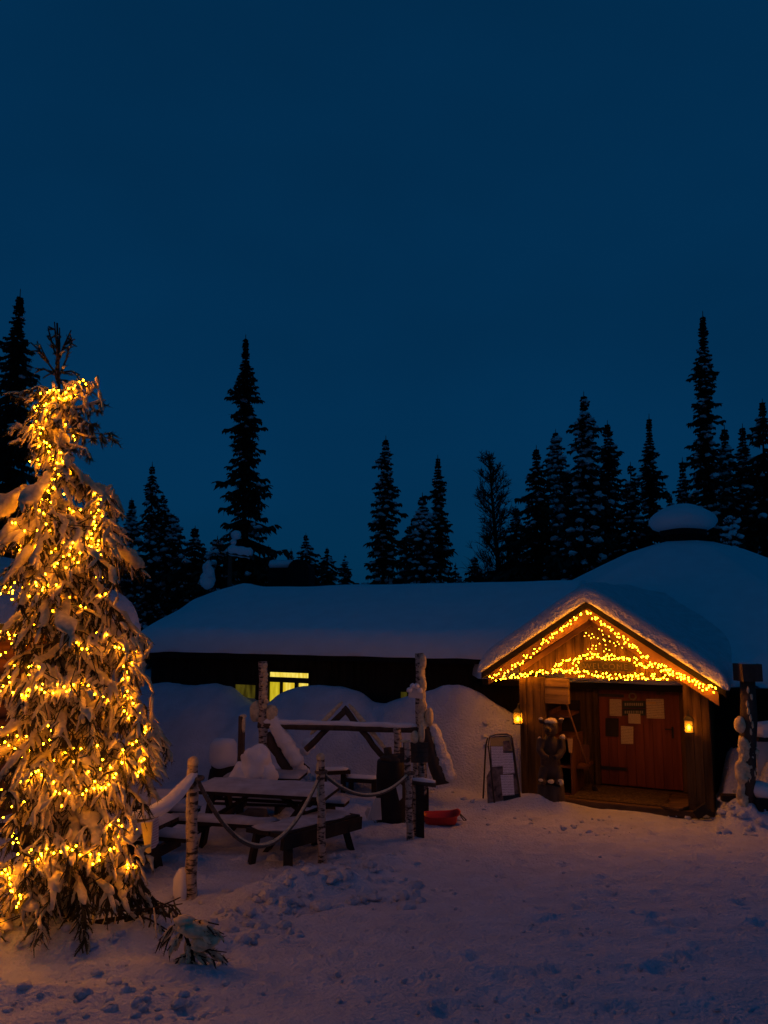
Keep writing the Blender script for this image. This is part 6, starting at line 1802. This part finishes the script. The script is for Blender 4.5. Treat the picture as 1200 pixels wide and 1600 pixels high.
# ---- on the tree: traced along the strings, laid on the front of the crown
def crown_front(px, py):
    """depth of the crown's front at this place"""
    prof_y = [560, 600, 640, 690, 740, 780, 840, 900, 960, 1050, 1150, 1250, 1350, 1450]
    prof_r = [.10, .22, .30, .28, .26, .44, .50, .58, .62, .70, .80, .84, .92, 1.0]
    r = np.interp(py, prof_y, prof_r)
    x = (px - 96) * 6.0 / FPX
    return TY - math.sqrt(max(0.0, r * r - x * x)) * .94 - .015
TREE = [
 ('uppermost fairy-light string around the narrow top of the lit spruce', [(134,600),(130,594),(124,597),(118,603),(115,607),(107,607),(103,613),(104,621),(110,620),(118,618),(122,608),(92,610),(84,609),(78,610),(74,613),(63,615),(83,622),(92,622),(101,623),(72,631),(69,634),(73,641),(79,646),(81,643),(54,636),(58,633),(51,642),(65,650),(54,654),(56,658),(51,665),(62,668),(67,669),(55,675),(63,677),(59,684),(69,690),(61,697),(73,692),(78,697),(72,699),(76,706),(83,713),(95,707),(98,721),(89,723),(86,733),(91,741),(85,749),(76,756),(83,762),(75,767)]),
 ('fairy-light string slanting over the upper middle of the lit spruce', [(148,771),(158,780),(153,787),(154,797),(148,808),(150,801),(147,815),(160,806),(149,821),(148,826),(68,802),(72,819),(61,797),(143,834),(143,841),(136,841),(154,845),(153,851),(139,853),(124,845),(114,848),(108,867),(125,864),(134,861),(143,854),(152,860),(115,873),(99,870),(110,856),(90,880),(85,885),(103,887),(122,879),(71,897),(56,910),(57,915),(67,918),(75,914),(66,922),(88,914)]),
 ('fairy-light string hanging down the right flank of the lit spruce', [(156,931),(165,928),(167,992),(180,1011),(186,1012),(193,1014),(199,1007),(205,1006),(209,1001),(197,1016),(212,1018),(198,1027),(206,1036),(193,1041),(199,1050),(200,1059),(192,1061),(196,1073),(199,1080),(194,1087),(205,1090),(208,1099),(214,1107),(218,1115),(199,1115),(194,1111),(201,1122),(227,1136),(226,1145),(228,1140),(213,1158),(228,1171),(207,1163),(218,1174),(217,1187),(225,1186),(221,1189),(221,1204),(217,1206),(215,1212),(192,1172),(194,1178)]),
 ('fairy-light string across the middle boughs of the lit spruce', [(0,1080),(5,1072),(15,1066),(20,1082),(34,1086),(38,1092),(45,1078),(41,1087),(57,1074),(65,1077),(70,1082),(83,1083),(90,1070),(100,1073),(110,1078),(104,1081),(115,1070),(127,1068),(138,1071),(148,1085),(161,1089),(152,1080),(45,1042),(60,1042),(75,1134),(80,1142),(128,1014),(136,1014),(170,1095)]),
 ('fairy-light string curving round the lower boughs of the lit spruce', [(33,1222),(39,1218),(45,1220),(49,1210),(56,1206),(65,1211),(60,1204),(74,1218),(84,1222),(87,1237),(93,1240),(102,1235),(108,1239),(129,1241),(135,1235),(147,1232),(148,1221),(138,1206),(158,1231),(165,1231),(170,1226),(173,1199),(178,1215),(181,1209),(190,1191),(195,1179),(191,1192),(152,1165),(115,1190)]),
 ('lowest fairy-light string near the foot of the lit spruce', [(185,1282),(190,1291),(172,1289),(183,1308),(186,1320),(178,1325),(172,1327),(155,1335),(155,1344),(157,1332),(145,1350),(141,1335),(125,1336),(113,1328),(106,1325),(119,1322),(95,1331),(84,1333),(73,1326),(65,1337),(60,1343),(54,1349),(40,1352),(64,1334),(28,1335),(8,1359),(3,1364),(12,1366),(15,1372),(16,1382),(20,1393),(17,1392),(32,1404),(29,1411),(26,1417),(31,1399),(-12,1388),(-20,1398),(-30,1404),(-8,1415),(-22,1420),(-35,1428),(-12,1436),(-26,1442),(-40,1446),(-5,1446),(-18,1452),(199,1351),(207,1352),(207,1362),(200,1356)]),
]
def nestle(pts):
    """the boughs the string lies on: clotted snow and shoots right behind each bulb"""
    global FO
    FO = FL
    for p in pts:
        if p.z > pz(640) and rs.random() < .3: continue
        for e in range(rs.choice((2, 3, 3, 4))):
            q = p + Vector((rs.uniform(-.10, .10), rs.uniform(.055, .12), rs.uniform(-.03, .11)))
            finger(q, Vector((rs.uniform(-1, 1), rs.uniform(-.3, .3), rs.uniform(-1.3, -.1))), rs.uniform(.06, .14), rs.uniform(.009, .019))
        if rs.random() < .2:
            r_ = rs.uniform(.025, .05); FL.snow.blob(p + Vector((rs.uniform(-.06, .06), rs.uniform(.07, .11), rs.uniform(-.05, .03))), (r_ * rs.uniform(1.2, 2.0), r_ * .8, r_ * .8), 10, 7, noise=.45, seed=p.x * 9, m=Matrix.Rotation(rs.uniform(-.9, .9), 3, 'Y'))
        for e in range(rs.choice((1, 2, 2))):
            twig(p + Vector((rs.uniform(-.05, .05), rs.uniform(.02, .06), rs.uniform(-.01, .06))), Vector((rs.uniform(-1, 1), rs.uniform(-.7, .1), rs.uniform(-1.2, -.1))), rs.uniform(.06, .14), rs.uniform(.009, .014), rs.uniform(.3, 1.0), 8)
for lab, pp in TREE:
    pts = []
    for (px, py) in pp:
        pts.append(P(px, py, crown_front(px, py) + random.uniform(-.05, .03)))
    nestle(pts)
    light_string(lab, pts, BM_TREE, 'fairy-light strings on the lit spruce')
# further turns of the strings, deeper among the boughs and round the back; the last three added to brighten the boughs
for lab, z0, z1, turns, nb in (('fairy-light string wound deep among the upper boughs and round the back of the lit spruce', pz(770), pz(1010), 3.4, 95), ('fairy-light string wound deep among the lower boughs and round the back of the lit spruce', pz(1030), pz(1425), 3.6, 99), ('added fairy-light string half hidden among the middle boughs of the lit spruce', pz(800), pz(1250), 4.3, 99), ('added fairy-light string buried closest to the upper trunk of the lit spruce', pz(640), pz(980), 5.2, 99), ('added fairy-light string buried closest to the lower trunk of the lit spruce', pz(950), pz(1400), 5.2, 99)):
    pts = []
    for k in range(nb):
        f = k / (nb - 1); z = z0 + (z1 - z0) * f; an = 2.2 + turns * 6.283 * f
        py = 800 + (P(95, 800, TY).z - z) * FPX / TY
        g_ = (pz(765) - z) / (pz(765) - TZ)
        g_ = max(g_, -.35); r = (.36 + .36 * g_) * (random.uniform(.66, .98) if 'closest' not in lab else random.uniform(.35, .7))
        if 935 < py < 1050 and random.random() < .7: continue
        c = tax(z); pts.append(c + Vector((math.cos(an) * r, math.sin(an) * r, random.uniform(-.05, .05))))
    light_string(lab, pts, BM_TREE, 'fairy-light strings on the lit spruce')

FL.wood.build('limb', 'twig', lit)
FL.leaf.build('foliage', 'needles', lit)
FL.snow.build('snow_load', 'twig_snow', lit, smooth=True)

# ---- on the porch
def along(poly, n, jx, jy):
    seg = [math.hypot(poly[k + 1][0] - poly[k][0], poly[k + 1][1] - poly[k][1]) for k in range(len(poly) - 1)]; tot = sum(seg); r = []
    for k in range(n):
        s = tot * (k + random.uniform(.1, .9)) / n; i = 0
        while i < len(seg) - 1 and s > seg[i]: s -= seg[i]; i += 1
        f = s / seg[i]; r.append((poly[i][0] + (poly[i + 1][0] - poly[i][0]) * f + random.uniform(-jx, jx), poly[i][1] + (poly[i + 1][1] - poly[i][1]) * f + random.uniform(-jy, jy)))
    return r
def porch_string(label, poly, n, b, jx=2.5, jy=4, me=BM_PORCH, extra=()):
    pts = []
    for (px, py) in along(poly, n, jx, jy) + list(extra):
        a, z = L(px, py, b); pts.append(W(a, b - random.uniform(0, .03), z))
    return light_string(label, pts, me, 'string lights on the entrance gable')
BG = PF - .06
porch_string('string lights along the left slope of the entrance gable', [(766, 1058), (800, 1046), (826, 1024), (852, 1004), (880, 983), (912, 957)], 50, BG, 2.5, 5)
porch_string('string lights along the right slope of the entrance gable', [(914, 955), (930, 966), (952, 985), (978, 1000), (1000, 1020), (1022, 1036), (1050, 1050)], 50, BG, 2.0, 4.5)
porch_string('dense string lights at the right end of the gable eave', [(1030, 1042), (1060, 1056), (1090, 1070), (1120, 1079)], 50, BG, 2.5, 6)
porch_string('string lights along the left half of the beam under the gable', [(766, 1061), (800, 1057), (835, 1053), (862, 1048), (902, 1048), (905, 1052)], 66, GB - .16, 2.5, 4)
porch_string('string lights along the beam above the door', [(904, 1052), (935, 1055), (965, 1058), (995, 1057), (1025, 1057), (1045, 1058)], 66, GB - .16, 2.5, 5)
porch_string('string lights arched over the carved name board', [(868, 1042), (880, 1035), (897, 1033), (920, 1026), (945, 1026), (972, 1027), (990, 1031), (1004, 1040), (1020, 1043)], 66, GB - .12, 2.5, 4.5, extra=[(901, 1040), (903, 1045)])
star = []
for k in range(6):
    an = R(90 + 60 * k + 10)
    for f, w_ in ((.32, 0), (.55, 0), (.66, 5), (.66, -5), (.82, 0), (1.0, 4), (1.0, -4)):
        x = 27 * f * math.cos(an) - w_ * math.sin(an) * .7; y = 27 * f * math.sin(an) + w_ * math.cos(an) * .7
        star.append((944 + x * 1.15 + random.uniform(-.8, .8), 1000 - y * .98 + random.uniform(-.8, .8)))
star += [(944, 1000), (943, 999), (945, 1001)]
pts = []
for (px, py) in star:
    a, z = L(px, py, GB - .10); pts.append(W(a, GB - .10, z))
c_ = W(*[L(944, 1000, GB - .10)[0], GB - .10, L(944, 1000, GB - .10)[1]])
o = thing('snowflake_light', 'small lit six-armed snowflake in the peak of the entrance gable', 'light ornament', tuple(c_), -ROT)
inv = ROOTM[o.name].inverted()
mb = MB()
for k in range(6):
    an = R(90 + 60 * k + 10); x = 27 * 1.15 * math.cos(an); y = 27 * .98 * math.sin(an); a, z = L(944 + x, 1000 - y, GB - .09); mb.tube([c_ + W(0, .01, 0), W(a, GB - .09, z)], .004, 5)
mb.build('wire_frame', 'iron', o)
for p in pts:
    b = bpy.data.objects.new('bulb', BM_STAR); COL.objects.link(b); b.parent = o; b.location = inv @ p

# ---- under the eave of the left cabin
pts = [P(px, py, CY + .02) for (px, py) in [(-8, 986), (-3, 990), (1, 987), (5, 989), (8, 984), (12, 988), (14, 992), (15, 998), (20, 1000), (26, 998), (29, 1000), (29, 1005), (33, 1005), (35, 1008), (34, 1010), (40, 1008), (41, 997), (47, 991), (48, 998), (52, 993), (55, 985), (63, 993), (-14, 989), (-20, 985)]]
light_string('string lights looped under the snowy eave of the left cabin', pts, BM_CABIN, None)
pts = [P(px, py, CY + .30) for (px, py) in along([(90, 990), (120, 1012), (150, 1006), (170, 1000), (196, 1012), (216, 1002)], 26, 2, 4)]
light_string('string lights on the cabin eave right of the lit tree trunk', pts, BM_CABIN, None)
